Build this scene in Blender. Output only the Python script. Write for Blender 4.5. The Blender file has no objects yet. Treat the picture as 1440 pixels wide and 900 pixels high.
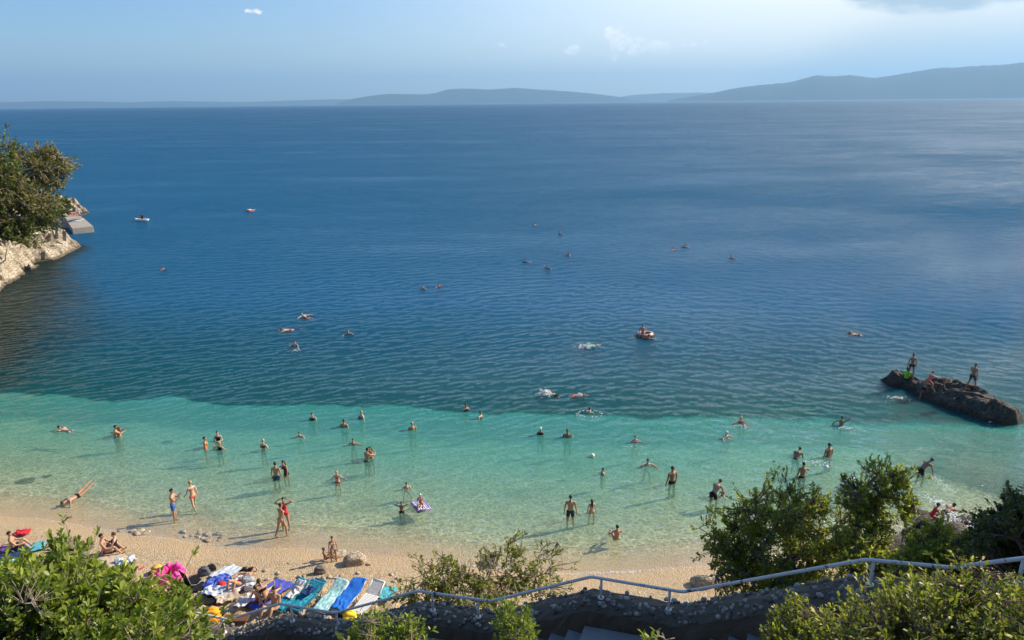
import bpy, bmesh, math, random
import numpy as np
from mathutils import Vector, Matrix, Euler
random.seed(7); np.random.seed(7)
SC = bpy.context.scene
COL = SC.collection
PI = math.pi

# ------------------------------------------------------------------ camera
FPX = 1000.0; PITCH = math.atan(.3055); ROLL = .0104; CAMH = 18.8
_F = np.array([0, math.cos(PITCH), -math.sin(PITCH)])
_U0 = np.array([0, math.sin(PITCH), math.cos(PITCH)]); _R0 = np.array([1., 0, 0])
_R = math.cos(ROLL)*_R0 - math.sin(ROLL)*_U0
_U = math.sin(ROLL)*_R0 + math.cos(ROLL)*_U0
_C = np.array([0, 0, CAMH])
cam = bpy.data.objects.new('camera', bpy.data.cameras.new('camera'))
COL.objects.link(cam)
cam.matrix_world = Matrix(((_R[0], _U[0], -_F[0], 0), (_R[1], _U[1], -_F[1], 0), (_R[2], _U[2], -_F[2], CAMH), (0, 0, 0, 1)))
cam.data.sensor_width = 36; cam.data.lens = 25
cam.data.clip_start = .1; cam.data.clip_end = 150000
SC.camera = cam

def ray(px, py):
    return _F + (px-720)/FPX*_R + (450-py)/FPX*_U
def at(px, py, z=0.0):
    d = ray(px, py)
    return _C + d*(z-CAMH)/d[2]
def PD(px, py, D):
    d = ray(px, py)
    return _C + d/np.linalg.norm(d)*D

# ------------------------------------------------------------------ light
SUN_EL = math.radians(32); SUN_AZ = math.radians(68.5)      # azimuth clockwise from straight ahead
SUNV = np.array([math.sin(SUN_AZ)*math.cos(SUN_EL), math.cos(SUN_AZ)*math.cos(SUN_EL), math.sin(SUN_EL)])
sl = bpy.data.lights.new('sun', 'SUN'); sl.energy = 4.2; sl.angle = math.radians(.5); sl.color = (1, .86, .67)
so = bpy.data.objects.new('sun', sl); COL.objects.link(so)
so.rotation_euler = Vector(tuple(SUNV)).to_track_quat('Z', 'Y').to_euler()

W = bpy.data.worlds.new('World'); SC.world = W; W.use_nodes = True
SC.view_settings.view_transform = 'Standard'; SC.view_settings.look = 'None'
SC.view_settings.gamma = 1; SC.view_settings.use_curve_mapping = False
SC.view_settings.exposure = .93
try:
    SC.cycles.use_denoising = True
    SC.cycles.max_bounces = 4; SC.cycles.transparent_max_bounces = 12
    SC.cycles.volume_bounces = 0
    SC.cycles.caustics_reflective = False; SC.cycles.caustics_refractive = False
    SC.cycles.sample_clamp_indirect = 4
except Exception:
    pass

class NT:
    """small node-building helper"""
    def __init__(s, tree): s.t = tree; s.n = tree.nodes; s.l = tree.links
    def new(s, typ, **kw):
        n = s.n.new(typ)
        for k, v in kw.items(): setattr(n, k, v)
        return n
    def put(s, sock, v):
        if isinstance(v, bpy.types.NodeSocket): s.l.new(v, sock)
        elif v is not None:
            if sock.type == 'RGBA' and hasattr(v, '__len__') and len(v) == 3: v = (*v, 1)
            sock.default_value = v
    def math(s, op, a, b=None, c=None, clamp=False):
        n = s.new('ShaderNodeMath', operation=op); n.use_clamp = clamp
        for i, v in enumerate((a, b, c)):
            if v is not None: s.put(n.inputs[i], v)
        return n.outputs[0]
    def vmath(s, op, a, b=None):
        n = s.new('ShaderNodeVectorMath', operation=op)
        s.put(n.inputs[0], a)
        if b is not None: s.put(n.inputs[1], b)
        return n.outputs['Value'] if op in ('LENGTH', 'DOT_PRODUCT') else n.outputs[0]
    def mix(s, f, a, b, blend='MIX'):
        n = s.new('ShaderNodeMix', data_type='RGBA', blend_type=blend)
        s.put(n.inputs[0], f); s.put(n.inputs[6], a); s.put(n.inputs[7], b)
        return n.outputs[2]
    def noise(s, vec, scale, detail=4, rough=.55, dist=0, typ=None):
        n = s.new('ShaderNodeTexNoise')
        if vec is not None: s.l.new(vec, n.inputs['Vector'])
        n.inputs['Scale'].default_value = scale; n.inputs['Detail'].default_value = detail
        n.inputs['Roughness'].default_value = rough; n.inputs['Distortion'].default_value = dist
        return n.outputs['Fac']
    def vor(s, vec, scale, feature='F1', rnd=1):
        n = s.new('ShaderNodeTexVoronoi', feature=feature)
        if vec is not None: s.l.new(vec, n.inputs['Vector'])
        n.inputs['Scale'].default_value = scale; n.inputs['Randomness'].default_value = rnd
        return n
    def ramp(s, f, stops, interp='LINEAR'):
        n = s.new('ShaderNodeValToRGB'); n.color_ramp.interpolation = interp
        s.put(n.inputs[0], f); e = n.color_ramp.elements
        while len(e) < len(stops): e.new(.5)
        for i, (p, c) in enumerate(stops):
            e[i].position = p; e[i].color = (*c, 1) if len(c) == 3 else c
        return n.outputs[0]
    def smooth(s, v, lo, hi):
        n = s.new('ShaderNodeMapRange', interpolation_type='SMOOTHSTEP')
        s.put(n.inputs[0], v); n.inputs[1].default_value = lo; n.inputs[2].default_value = hi
        return n.outputs[0]
    def mapping(s, vec, scale=(1, 1, 1), rot=(0, 0, 0)):
        n = s.new('ShaderNodeMapping'); s.l.new(vec, n.inputs[0])
        n.inputs['Scale'].default_value = scale; n.inputs['Rotation'].default_value = rot
        return n.outputs[0]
    def bump(s, h, dist, strength=1, normal=None):
        n = s.new('ShaderNodeBump'); s.put(n.inputs['Height'], h)
        n.inputs['Distance'].default_value = dist; n.inputs['Strength'].default_value = strength
        if normal is not None: s.l.new(normal, n.inputs['Normal'])
        return n.outputs[0]

def material(name):
    m = bpy.data.materials.new(name); m.use_nodes = True
    m.node_tree.nodes.clear()
    g = NT(m.node_tree); out = g.new('ShaderNodeOutputMaterial')
    return m, g, out
def principled(g, out, col, rough=.8, spec=.3, normal=None, **kw):
    p = g.new('ShaderNodeBsdfPrincipled')
    g.put(p.inputs['Base Color'], col); g.put(p.inputs['Roughness'], rough)
    p.inputs['Specular IOR Level'].default_value = spec
    if normal is not None: g.l.new(normal, p.inputs['Normal'])
    for k, v in kw.items(): g.put(p.inputs[k.replace('_', ' ')], v)
    g.l.new(p.outputs[0], out.inputs[0])
    return p

# ------------------------------------------------------------------ sky
def build_sky():
    g = NT(W.node_tree); g.n.clear()
    out = g.new('ShaderNodeOutputWorld'); bg = g.new('ShaderNodeBackground')
    sky = g.new('ShaderNodeTexSky', sky_type='NISHITA')
    sky.sun_disc = False; sky.sun_elevation = SUN_EL; sky.sun_rotation = SUN_AZ
    sky.air_density = 1.0; sky.dust_density = .6; sky.ozone_density = 3.0; sky.altitude = 0
    tc = g.new('ShaderNodeTexCoord'); d = tc.outputs['Generated']
    sep = g.new('ShaderNodeSeparateXYZ'); g.l.new(d, sep.inputs[0])
    az = g.math('ARCTAN2', sep.outputs[0], sep.outputs[1]); el = g.math('ARCSINE', sep.outputs[2])
    def azel(px, py):
        v = ray(px, py); v = v/np.linalg.norm(v)
        return math.atan2(v[0], v[1]), math.asin(v[2])
    def gauss(px, py, sx, sy, skew=0):
        a, e = azel(px, py)
        de = g.math('DIVIDE', g.math('SUBTRACT', el, e), sy/FPX)
        da = g.math('DIVIDE', g.math('SUBTRACT', az, a), sx/FPX)
        if skew: da = g.math('ADD', da, g.math('MULTIPLY', de, skew))
        r2 = g.math('ADD', g.math('MULTIPLY', da, da), g.math('MULTIPLY', de, de))
        return g.math('EXPONENT', g.math('MULTIPLY', r2, -1.0))
    cv = g.new('ShaderNodeCombineXYZ'); g.l.new(az, cv.inputs[0]); g.l.new(el, cv.inputs[1])
    cv = cv.outputs[0]
    # the evening haze low over the gulf is bluish, not yellow
    col = g.mix(g.smooth(el, .16, .0), g.mix(1, sky.outputs[0], (.48, .69, .90), 'MULTIPLY'), g.mix(1, sky.outputs[0], (.82, .86, .86), 'MULTIPLY'))
    # pale humid veil on the sun's side
    soft = g.noise(g.mapping(cv, (1, 2.6, 1)), 5, 4, .5)
    high = gauss(1560, -330, 620, 330)      # bright patch added above the view to pale the sea's right side
    col = g.mix(g.math('MULTIPLY', high, .8), col, (11.5, 11.0, 9.8))
    veil = g.math('ADD', gauss(1350, 20, 370, 150), g.math('MULTIPLY', gauss(1050, 95, 520, 55), .35))
    veil = g.math('MULTIPLY', veil, g.math('ADD', g.math('MULTIPLY', soft, .5), .65), clamp=True)
    col = g.mix(g.math('MULTIPLY', veil, .85), col, (7.1, 6.6, 5.5))
    # bluish shaded air under the big cloud, right side
    e0 = azel(1230, 12); e1 = azel(1020, 120)
    k = (e1[1]-e0[1])/(e1[0]-e0[0])
    line = g.math('SUBTRACT', g.math('SUBTRACT', el, e0[1]), g.math('MULTIPLY', g.math('SUBTRACT', az, e0[0]), k))
    shade = g.math('MULTIPLY', g.smooth(line, .018, -.045), gauss(1230, 110, 230, 75))
    col = g.mix(g.math('MULTIPLY', shade, .7), col, (4.1, 4.4, 4.2))
    wedge = gauss(1445, 78, 170, 34)
    col = g.mix(g.math('MULTIPLY', wedge, .45), col, (2.9, 3.7, 4.1))
    # cumulus heaps
    n1 = g.noise(cv, 52, 6, .6); n2 = g.noise(cv, 120, 5, .6)
    body = None
    for px, py, sx, sy in ((868, 58, 18, 24), (890, 64, 26, 13), (925, 66, 20, 10), (858, 46, 11, 9), (805, 70, 11, 8), (965, 62, 34, 6), (706, 63, 7, 5), (355, 16, 20, 4)):
        q = gauss(px, py, sx, sy)
        if px in (706, 355, 965): q = g.math('MULTIPLY', q, .62)
        body = q if body is None else g.math('MAXIMUM', body, q)
    dens = g.math('ADD', body, g.math('MULTIPLY', g.math('SUBTRACT', n1, .5), 1.5))
    dens = g.math('ADD', dens, g.math('MULTIPLY', g.math('SUBTRACT', n2, .5), .7))
    dens = g.math('MULTIPLY', g.smooth(dens, .34, .8), g.smooth(body, .08, .3))
    ccol = g.mix(g.smooth(n2, .3, .7), (6.4, 6.5, 6.6), (9.0, 8.6, 7.9))
    col = g.mix(g.math('MULTIPLY', dens, .9), col, ccol)
    # dark underside of the cloud at the top edge
    n3 = g.noise(g.mapping(cv, (1, 3, 1)), 22, 5, .6)
    dk = g.math('MAXIMUM', gauss(1325, -16, 105, 27), gauss(1440, -60, 160, 48))
    dk = g.math('ADD', dk, g.math('MULTIPLY', g.math('SUBTRACT', n3, .5), .8))
    col = g.mix(g.math('MULTIPLY', g.smooth(dk, .3, .75), .8), col, (2.1, 2.7, 3.2))
    g.l.new(col, bg.inputs[0]); bg.inputs[1].default_value = .1
    g.l.new(bg.outputs[0], out.inputs[0])
build_sky()

# ------------------------------------------------------------------ helpers
def tag(o, label=None, cat=None, group=None, kind=None):
    if label: o['label'] = label
    if cat: o['category'] = cat
    if group: o['group'] = group
    if kind: o['kind'] = kind
    return o
def empty(name, loc, rz=0, label=None, cat=None, group=None):
    o = bpy.data.objects.new(name, None); COL.objects.link(o)
    o.location = tuple(float(v) for v in loc); o.rotation_euler = (0, 0, rz); o.empty_display_size = .2
    return tag(o, label, cat, group)
def link(name, me, parent=None, mat=None):
    if mat is not None:
        me.materials.clear()
        for m in (mat if isinstance(mat, (list, tuple)) else [mat]): me.materials.append(m)
    o = bpy.data.objects.new(name, me); COL.objects.link(o)
    if parent is not None: o.parent = parent
    return o
def np_mesh(name, V, faces, smooth=True):
    """faces: int array (n,k)"""
    me = bpy.data.meshes.new(name)
    V = np.asarray(V, dtype=np.float32); Fa = np.asarray(faces, dtype=np.int32)
    me.vertices.add(len(V)); me.vertices.foreach_set('co', V.ravel())
    n, k = Fa.shape
    me.loops.add(n*k); me.loops.foreach_set('vertex_index', Fa.ravel())
    me.polygons.add(n)
    me.polygons.foreach_set('loop_start', np.arange(n, dtype=np.int32)*k)
    me.polygons.foreach_set('loop_total', np.full(n, k, dtype=np.int32))
    me.polygons.foreach_set('use_smooth', np.full(n, smooth))
    me.update(calc_edges=True); me.validate()
    return me
def grid_mesh(name, X, Y, Z, smooth=True):
    h, w = X.shape
    V = np.stack([X, Y, Z], -1).reshape(-1, 3)
    idx = np.arange(h*w).reshape(h, w)
    Fa = np.stack([idx[:-1, :-1], idx[:-1, 1:], idx[1:, 1:], idx[1:, :-1]], -1).reshape(-1, 4)
    return np_mesh(name, V, Fa, smooth)
def attr(me, name, vals):
    a = me.attributes.new(name, 'FLOAT', 'POINT'); a.data.foreach_set('value', np.asarray(vals, dtype=np.float32).ravel())

class MB:
    """collects shapes into one mesh"""
    def __init__(s): s.v = []; s.f = []; s.n = 0
    def add(s, V, Fs):
        V = [tuple(float(c) for c in p) for p in V]
        s.v += V; s.f += [tuple(i+s.n for i in f) for f in Fs]; s.n += len(V)
    def box(s, c, size, M=None):
        c = Vector(c); pts = []
        for x in (-.5, .5):
            for y in (-.5, .5):
                for z in (-.5, .5):
                    p = Vector((x*size[0], y*size[1], z*size[2]))
                    if M is not None: p = M @ p
                    pts.append(c+p)
        s.add(pts, [(0, 1, 3, 2), (4, 6, 7, 5), (0, 4, 5, 1), (2, 3, 7, 6), (0, 2, 6, 4), (1, 5, 7, 3)])
    def tube(s, pts, radii, n=8, cap=True):
        pts = [Vector(tuple(float(c) for c in p)) for p in pts]
        if not hasattr(radii, '__len__'): radii = [radii]*len(pts)
        V = []; up = None
        for i, p in enumerate(pts):
            a = pts[max(i-1, 0)]; b = pts[min(i+1, len(pts)-1)]
            t = (b-a)
            if t.length < 1e-9: t = Vector((0, 0, 1))
            t.normalize()
            if up is None:
                up = t.orthogonal().normalized()
            up = (up - t*up.dot(t))
            if up.length < 1e-6: up = t.orthogonal()
            up.normalize(); w = t.cross(up)
            for k in range(n):
                an = 2*PI*k/n
                V.append(p+(up*math.cos(an)+w*math.sin(an))*radii[i])
        Fs = []
        for i in range(len(pts)-1):
            for k in range(n):
                a = i*n+k; b = i*n+(k+1) % n
                Fs.append((a, b, b+n, a+n))
        if cap:
            Fs.append(tuple(range(n-1, -1, -1))); Fs.append(tuple(range((len(pts)-1)*n, len(pts)*n)))
        s.add(V, Fs)
    def ball(s, c, r, M=None, nu=12, nv=8):
        if not hasattr(r, '__len__'): r = (r, r, r)
        V = []; Fs = []
        c = Vector(tuple(float(q) for q in c))
        for j in range(1, nv):
            th = PI*j/nv
            for i in range(nu):
                ph = 2*PI*i/nu
                p = Vector((r[0]*math.sin(th)*math.cos(ph), r[1]*math.sin(th)*math.sin(ph), r[2]*math.cos(th)))
                V.append(c+(M @ p if M is not None else p))
        t = Vector((0, 0, r[2])); 
        V.append(c+(M @ t if M is not None else t)); V.append(c-(M @ t if M is not None else t))
        T = len(V)-2; B = T+1
        for i in range(nu):
            Fs.append((T, i, (i+1) % nu)); b = (nv-2)*nu
            Fs.append((B, b+(i+1) % nu, b+i))
            for j in range(nv-2):
                a = j*nu+i; q = j*nu+(i+1) % nu
                Fs.append((a, a+nu, q+nu, q))
        s.add(V, Fs)
    def mesh(s, name, smooth=True):
        me = bpy.data.meshes.new(name); me.from_pydata(s.v, [], s.f); me.update()
        me.polygons.foreach_set('use_smooth', np.full(len(me.polygons), smooth))
        return me
    def build(s, name, mat, parent=None, smooth=True, bevel=0):
        me = s.mesh(name, smooth)
        if bevel:
            bm = bmesh.new(); bm.from_mesh(me)
            bmesh.ops.bevel(bm, geom=list(bm.edges), offset=bevel, segments=2, affect='EDGES', profile=.6)
            bm.to_mesh(me); bm.free()
        return link(name, me, parent, mat)

def vnoise(x, y, seed=0):
    """value noise, vectorised"""
    xi = np.floor(x).astype(np.int64); yi = np.floor(y).astype(np.int64); fx = x-xi; fy = y-yi
    def h(a, b):
        q = (a*374761393+b*668265263+seed*974711) & 0x7fffffff
        q = ((q ^ (q >> 13))*1274126177) & 0x7fffffff
        return ((q ^ (q >> 16)) & 0xffff)/65535.
    u = fx*fx*(3-2*fx); v = fy*fy*(3-2*fy)
    return (h(xi, yi)*(1-u)+h(xi+1, yi)*u)*(1-v)+(h(xi, yi+1)*(1-u)+h(xi+1, yi+1)*u)*v
def fbm(x, y, oct=4, seed=0, gain=.5):
    s = 0; a = 1; t = 0
    for i in range(oct):
        s = s+a*vnoise(x*2**i+17.3*i, y*2**i-9.1*i, seed+i); t += a; a *= gain
    return s/t-.5
def sstep(x, a, b):
    t = np.clip((x-a)/(b-a), 0, 1); return t*t*(3-2*t)

# ------------------------------------------------------------------ shape of the shore
_sh = np.array([at(*p)[:2] for p in ((-300, 715), (0, 722), (130, 742), (260, 762), (340, 772), (440, 772), (520, 779), (600, 790), (700, 800), (790, 808), (900, 804), (1000, 795), (1100, 797), (1220, 780), (1440, 745))])
_dr = np.array([at(*p)[:2] for p in ((-200, 552), (0, 556), (150, 560), (300, 566), (470, 570), (640, 575), (850, 583), (1000, 592), (1240, 604), (1440, 610))])
def shore_y(x): 
    y = 0
    for k in (-1.2, 0, 1.2): y = y+np.interp(np.asarray(x)+k, _sh[:, 0], _sh[:, 1])
    return y/3 + .25*np.sin(np.asarray(x)*1.1)*.4
def drop_y(x):
    return np.interp(x, _dr[:, 0], _dr[:, 1])+2.2*fbm(np.asarray(x)*.22, np.asarray(x)*0+3., 5, 5, .62)
def depth(x, y):
    """water depth (negative on dry land)"""
    x = np.asarray(x, float); y = np.asarray(y, float)
    s = y-shore_y(x)
    d = np.where(s < 3, s*.155, .465+(s-3)*.098)
    q = y-drop_y(x)
    q = q+.9*fbm(x*.45, y*.5, 4, 33, .6)
    soft = np.interp(x, [-40, -8, 4, 14, 24], [1.1, 1.1, .8, .38, .22])
    dd = np.where(q > 0, np.minimum(q*3.6*soft, 4.4)+np.clip(q-3, 0, None)*.20, 0)
    d = d+dd
    d = np.where(s < 0, np.maximum(s*.125, -1.15), d)
    return np.minimum(d, 13.)
def weed_shelf(x, y):
    """1 over the weedy rock shelf at the foot of the headland"""
    x = np.asarray(x, float); y = np.asarray(y, float)
    e = np.interp(y, [20, 44, 52, 64, 72.4, 85, 99, 112], [-46, -41, -45, -51, -54, -58, -61.5, -75])
    w = np.interp(y, [20, 44, 60, 72, 85, 99, 112], [.1, 7, 13, 11, 5, 2.5, 1.5])
    return sstep(e+w*1.25+2.5*fbm(x*.3, y*.3, 3, 15)-x, 0, w*.9+.8)*sstep(y-drop_y(x), -.5, 1.5)*sstep(y, 108, 100)
def ground_z(x, y): return float(-depth(x, y))

# ------------------------------------------------------------------ ground materials
def mat_beach():
    m, g, out = material('beach_shingle')
    geo = g.new('ShaderNodeNewGeometry'); P = geo.outputs['Position']
    sep = g.new('ShaderNodeSeparateXYZ'); g.l.new(P, sep.inputs[0])
    v = g.vor(P, 24); v2 = g.vor(P, 9)
    n = g.noise(P, .9, 5, .6); n2 = g.noise(P, 9, 4, .6)
    stone = g.ramp(v.outputs['Color'], [(0, (.20, .145, .085)), (.3, (.42, .315, .185)), (.75, (.56, .43, .26)), (1, (.74, .63, .46))])
    pale = g.ramp(v2.outputs['Color'], [(0, (.19, .14, .085)), (.5, (.46, .345, .205)), (1, (.68, .57, .42))])
    c = g.mix(g.smooth(n2, .4, .62), stone, pale)
    c = g.mix(g.math('MULTIPLY', g.smooth(n, .42, .65), .35), c, (.60, .42, .24))
    wob = g.math('ADD', sep.outputs[2], g.math('MULTIPLY', g.math('SUBTRACT', n, .5), .16))
    wet = g.smooth(wob, .24, .10)
    c = g.mix(g.math('MULTIPLY', wet, .7), c, (.54, .385, .215))
    rough = g.math('SUBTRACT', .9, g.math('MULTIPLY', wet, .45))
    h = g.math('ADD', g.math('MULTIPLY', v.outputs['Distance'], -.6), g.math('MULTIPLY', n2, .9))
    principled(g, out, c, rough, .3, g.bump(h, .05, 1))
    return m
def mat_seabed():
    m, g, out = material('seabed_gravel')
    geo = g.new('ShaderNodeNewGeometry'); P = geo.outputs['Position']
    a = g.new('ShaderNodeAttribute', attribute_name='weed')
    v = g.vor(P, 9); n = g.noise(P, .7, 4, .6); n2 = g.noise(P, 2.5, 4, .6)
    c = g.ramp(v.outputs['Color'], [(0, (.38, .30, .17)), (.6, (.54, .44, .26)), (1, (.64, .55, .38))])
    c = g.mix(g.math('MULTIPLY', g.smooth(n, .45, .7), .4), c, (.40, .35, .22))
    c = g.mix(g.math('MULTIPLY', g.smooth(g.noise(P, .28, 5, .65), .52, .68), .5), c, (.20, .20, .12))
    w = g.math('ADD', a.outputs['Fac'], g.math('MULTIPLY', g.math('SUBTRACT', n2, .5), .5))
    c = g.mix(g.smooth(w, .35, .6), c, g.mix(n2, (.012, .03, .022), (.04, .075, .05)))
    principled(g, out, c, .9, .1)
    return m

def build_ground():
    # shingle beach, following the waterline
    xs = np.arange(-36, 26, .085); ss = np.arange(-15, 2.6, .075)
    X, S = np.meshgrid(xs, ss); Y = shore_y(X)+S
    Z = -depth(X, Y)
    dry = sstep(-S, 1.8, 4.2)
    foot = fbm(X*1.9, Y*1.9, 3, 2, .6)
    # trampled dimples
    dim = np.abs(vnoise(X*2.6+3, Y*3.1, 9)-.5)*2
    Z += dry*(foot*.14+(dim-.5)*.14+fbm(X*4.2, Y*4.2, 3, 21, .7)*.17) + .01*fbm(X*3, Y*3, 2, 4)
    Z += .05*np.exp(-((S+1.2)/.5)**2)*(.6+fbm(X*.5, Y*.5, 2, 8))          # low berm left by the waves
    me = grid_mesh('beach', X, Y, Z)
    tag(link('beach', me, None, mat_beach()), kind='structure')
    xs = np.arange(-62, 62, .3); ss = np.concatenate([np.arange(2.3, 26, .25), np.arange(26, 60, 1.0)])
    X, S = np.meshgrid(xs, ss); Y = shore_y(X)+S
    Z = -depth(X, Y)+.05*fbm(X*1.2, Y*1.2, 3, 3)
    me = grid_mesh('seabed', X, Y, Z)
    q = Y-drop_y(X)+2.2*fbm(X*.5, Y*.5, 4, 35, .6)
    soft = np.interp(X, [-30, 5, 20, 40], [.45, .7, 2.5, 5])
    weed = sstep(q, -soft*.7, soft*1.2)
    # weedy rocks at the right-hand end and a few tufts on the shingle
    weed = np.maximum(weed, weed_shelf(X, Y))
    weed = np.maximum(weed, sstep(X+.55*(Y-26), 24, 30)*sstep(Y, 44, 34)*.8)
    for px, py, r in ((32, 664, .55), (62, 655, .3), (165, 577, .5), (230, 597, .4)):
        c = at(px, py); weed = np.maximum(weed, np.exp(-((X-c[0])**2+(Y-c[1])**2)/r**2))
    attr(me, 'weed', weed)
    tag(link('seabed', me, None, mat_seabed()), kind='structure')
    m, g, out = material('deep_bed'); principled(g, out, (.01, .03, .04), .9, .1)
    me = np_mesh('deep_seabed', [(-90000, 15, -14.2), (90000, 15, -14.2), (90000, 90000, -14.2), (-90000, 90000, -14.2)], [(0, 1, 2, 3)])
    tag(link('deep_seabed', me, None, m), kind='structure')
build_ground()

# ------------------------------------------------------------------ sea
RINGS = []      # (x, y, amplitude, wavelength, reach)
for px, py, a, wl, rc in ((781, 555, .03, .9, 3.5), (829, 580, .03, .9, 3.0), (825, 486, .035, 1.1, 5), (431, 446, .03, 1.2, 5), (407, 464, .025, 1.1, 4),
                          (490, 468, .03, 1.2, 5), (417, 486, .03, 1.0, 4), (606, 404, .03, 1.5, 7), (893, 618, .02, .8, 2.5), (1018, 614, .022, .8, 3), (1041, 594, .022, .8, 3),
                          (910, 652, .02, .7, 2.2), (1183, 598, .025, .9, 4), (1130, 650, .02, .8, 3), (907, 470, .03, 1.2, 5), (750, 370, .03, 1.8, 9), (955, 350, .03, 2, 10),
                          (770, 320, .03, 2, 10), (1207, 471, .03, 1.2, 6), (1330, 715, .05, .9, 4), (1300, 668, .03, .9, 3), (1335, 560, .02, .9, 5), (872, 400, .05, 1.2, 5), (856, 425, .05, 1.1, 4), (842, 452, .05, 1.0, 4), (640, 440, .03, 1.3, 6), (700, 430, .03, 1.3, 6), (352, 298, .03, 2, 8), (660, 576, .018, .8, 3)):
    c = at(px, py); RINGS.append((c[0], c[1], a, wl, rc))
def mat_sea():
    m, g, out = material('sea_water')
    geo = g.new('ShaderNodeNewGeometry'); P = geo.outputs['Position']
    d = g.new('ShaderNodeAttribute', attribute_name='depth').outputs['Fac']
    # ripples: crests run roughly across the bay
    r1 = g.noise(g.mapping(P, (.75, 1.9, 1), (0, 0, .28)), 2.0, 4, .62, .5)
    r2 = g.noise(g.mapping(P, (.8, 1.7, 1), (0, 0, -.45)), 5.0, 3, .6, .4)
    r3 = g.noise(g.mapping(P, (.6, 1.6, 1), (0, 0, .1)), .16, 3, .5)
    big = g.noise(g.mapping(P, (.35, 1, 1), (0, 0, .12)), .012, 4, .55)
    h = g.math('ADD', g.math('MULTIPLY', r1, 1.0), g.math('MULTIPLY', r2, .42))
    h = g.math('ADD', h, g.math('MULTIPLY', r3, 1.6))
    calm = g.math('ADD', .55, g.math('MULTIPLY', g.smooth(big, .35, .68), .75))
    gust = g.noise(g.mapping(P, (.5, 1, 1), (0, 0, .2)), .045, 3, .6)
    calm = g.math('MULTIPLY', calm, g.math('ADD', .55, g.math('MULTIPLY', g.smooth(gust, .32, .66), .85)))
    shallow = g.math('ADD', .45, g.math('MULTIPLY', g.smooth(d, .2, 3.0), .55))
    r4 = g.noise(g.mapping(P, (.45, 1.5, 1), (0, 0, .15)), .42, 4, .6, .4)
    h = g.math('ADD', h, g.math('MULTIPLY', r4, g.math('MULTIPLY', g.smooth(g.vmath('LENGTH', P), 60, 160), 8.0)))
    h = g.math('MULTIPLY', h, g.math('MULTIPLY', calm, shallow))
    N = g.bump(h, .42, 1)
    # mirror share by the angle of view (Schlick), softened by the slopes of ripples too small to model
    cosv = g.math('ABSOLUTE', g.vmath('DOT_PRODUCT', N, geo.outputs['Incoming']))
    dist = g.vmath('LENGTH', P)
    far = g.smooth(g.math('LOGARITHM', dist, 10.0), 1.6, 3.2)
    ce = g.math('SQRT', g.math('ADD', g.math('MULTIPLY', cosv, cosv), g.math('ADD', .006, g.math('MULTIPLY', far, .042))))
    one = g.math('SUBTRACT', 1.0, g.math('MINIMUM', ce, 1.0))
    frv = g.math('ADD', .02, g.math('MULTIPLY', g.math('POWER', one, 5.0), .98))
    gl = g.new('ShaderNodeBsdfGlossy'); g.l.new(g.math('ADD', .05, g.math('MULTIPLY', far, .37)), gl.inputs['Roughness']); g.l.new(N, gl.inputs['Normal'])
    gl.inputs['Color'].default_value = (.88, .95, .99, 1)
    # what the water lets through: red goes first; the net of focused light is painted into this colour
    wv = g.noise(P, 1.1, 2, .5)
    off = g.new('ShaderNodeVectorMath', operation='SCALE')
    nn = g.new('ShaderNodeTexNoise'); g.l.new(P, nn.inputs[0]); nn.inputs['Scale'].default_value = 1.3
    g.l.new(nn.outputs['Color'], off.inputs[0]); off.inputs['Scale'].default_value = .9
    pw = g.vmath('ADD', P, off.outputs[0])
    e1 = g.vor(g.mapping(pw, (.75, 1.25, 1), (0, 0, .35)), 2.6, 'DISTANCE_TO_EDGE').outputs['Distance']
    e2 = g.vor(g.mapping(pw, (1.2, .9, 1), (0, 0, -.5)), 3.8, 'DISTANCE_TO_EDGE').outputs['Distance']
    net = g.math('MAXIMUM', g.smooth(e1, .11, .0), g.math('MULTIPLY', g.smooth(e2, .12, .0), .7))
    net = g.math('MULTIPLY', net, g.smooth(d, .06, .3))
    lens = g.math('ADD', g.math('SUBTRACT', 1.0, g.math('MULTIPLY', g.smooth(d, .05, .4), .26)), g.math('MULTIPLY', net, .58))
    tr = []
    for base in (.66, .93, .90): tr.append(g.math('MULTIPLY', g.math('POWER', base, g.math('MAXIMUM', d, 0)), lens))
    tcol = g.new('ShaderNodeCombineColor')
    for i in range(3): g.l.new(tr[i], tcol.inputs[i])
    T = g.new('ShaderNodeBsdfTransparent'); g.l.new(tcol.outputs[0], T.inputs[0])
    # light scattered back by the water body itself
    t = g.math('DIVIDE', d, 13.0)
    body = g.ramp(t, [(0, (.34, .34, .20)), (.035, (.24, .39, .26)), (.08, (.10, .38, .295)), (.128, (.042, .315, .265)), (.16, (.018, .17, .15)), (.205, (.004, .085, .078)), (.45, (.002, .062, .065)), (.68, (.002, .060, .100)), (1, (.004, .076, .165))])
    body = g.mix(g.math('MULTIPLY', g.new('ShaderNodeAttribute', attribute_name='shelf').outputs['Fac'], .97), body, (.010, .020, .012))
    op = g.math('SUBTRACT', 1.0, g.math('EXPONENT', g.math('MULTIPLY', d, -.54)), clamp=True)
    D = g.new('ShaderNodeBsdfDiffuse'); g.l.new(body, D.inputs[0])
    m1 = g.new('ShaderNodeMixShader'); g.l.new(op, m1.inputs[0]); g.l.new(T.outputs[0], m1.inputs[1]); g.l.new(D.outputs[0], m1.inputs[2])
    m2 = g.new('ShaderNodeMixShader'); g.l.new(frv, m2.inputs[0]); g.l.new(m1.outputs[0], m2.inputs[1]); g.l.new(gl.outputs[0], m2.inputs[2])
    g.l.new(m2.outputs[0], out.inputs[0])
    return m
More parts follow.
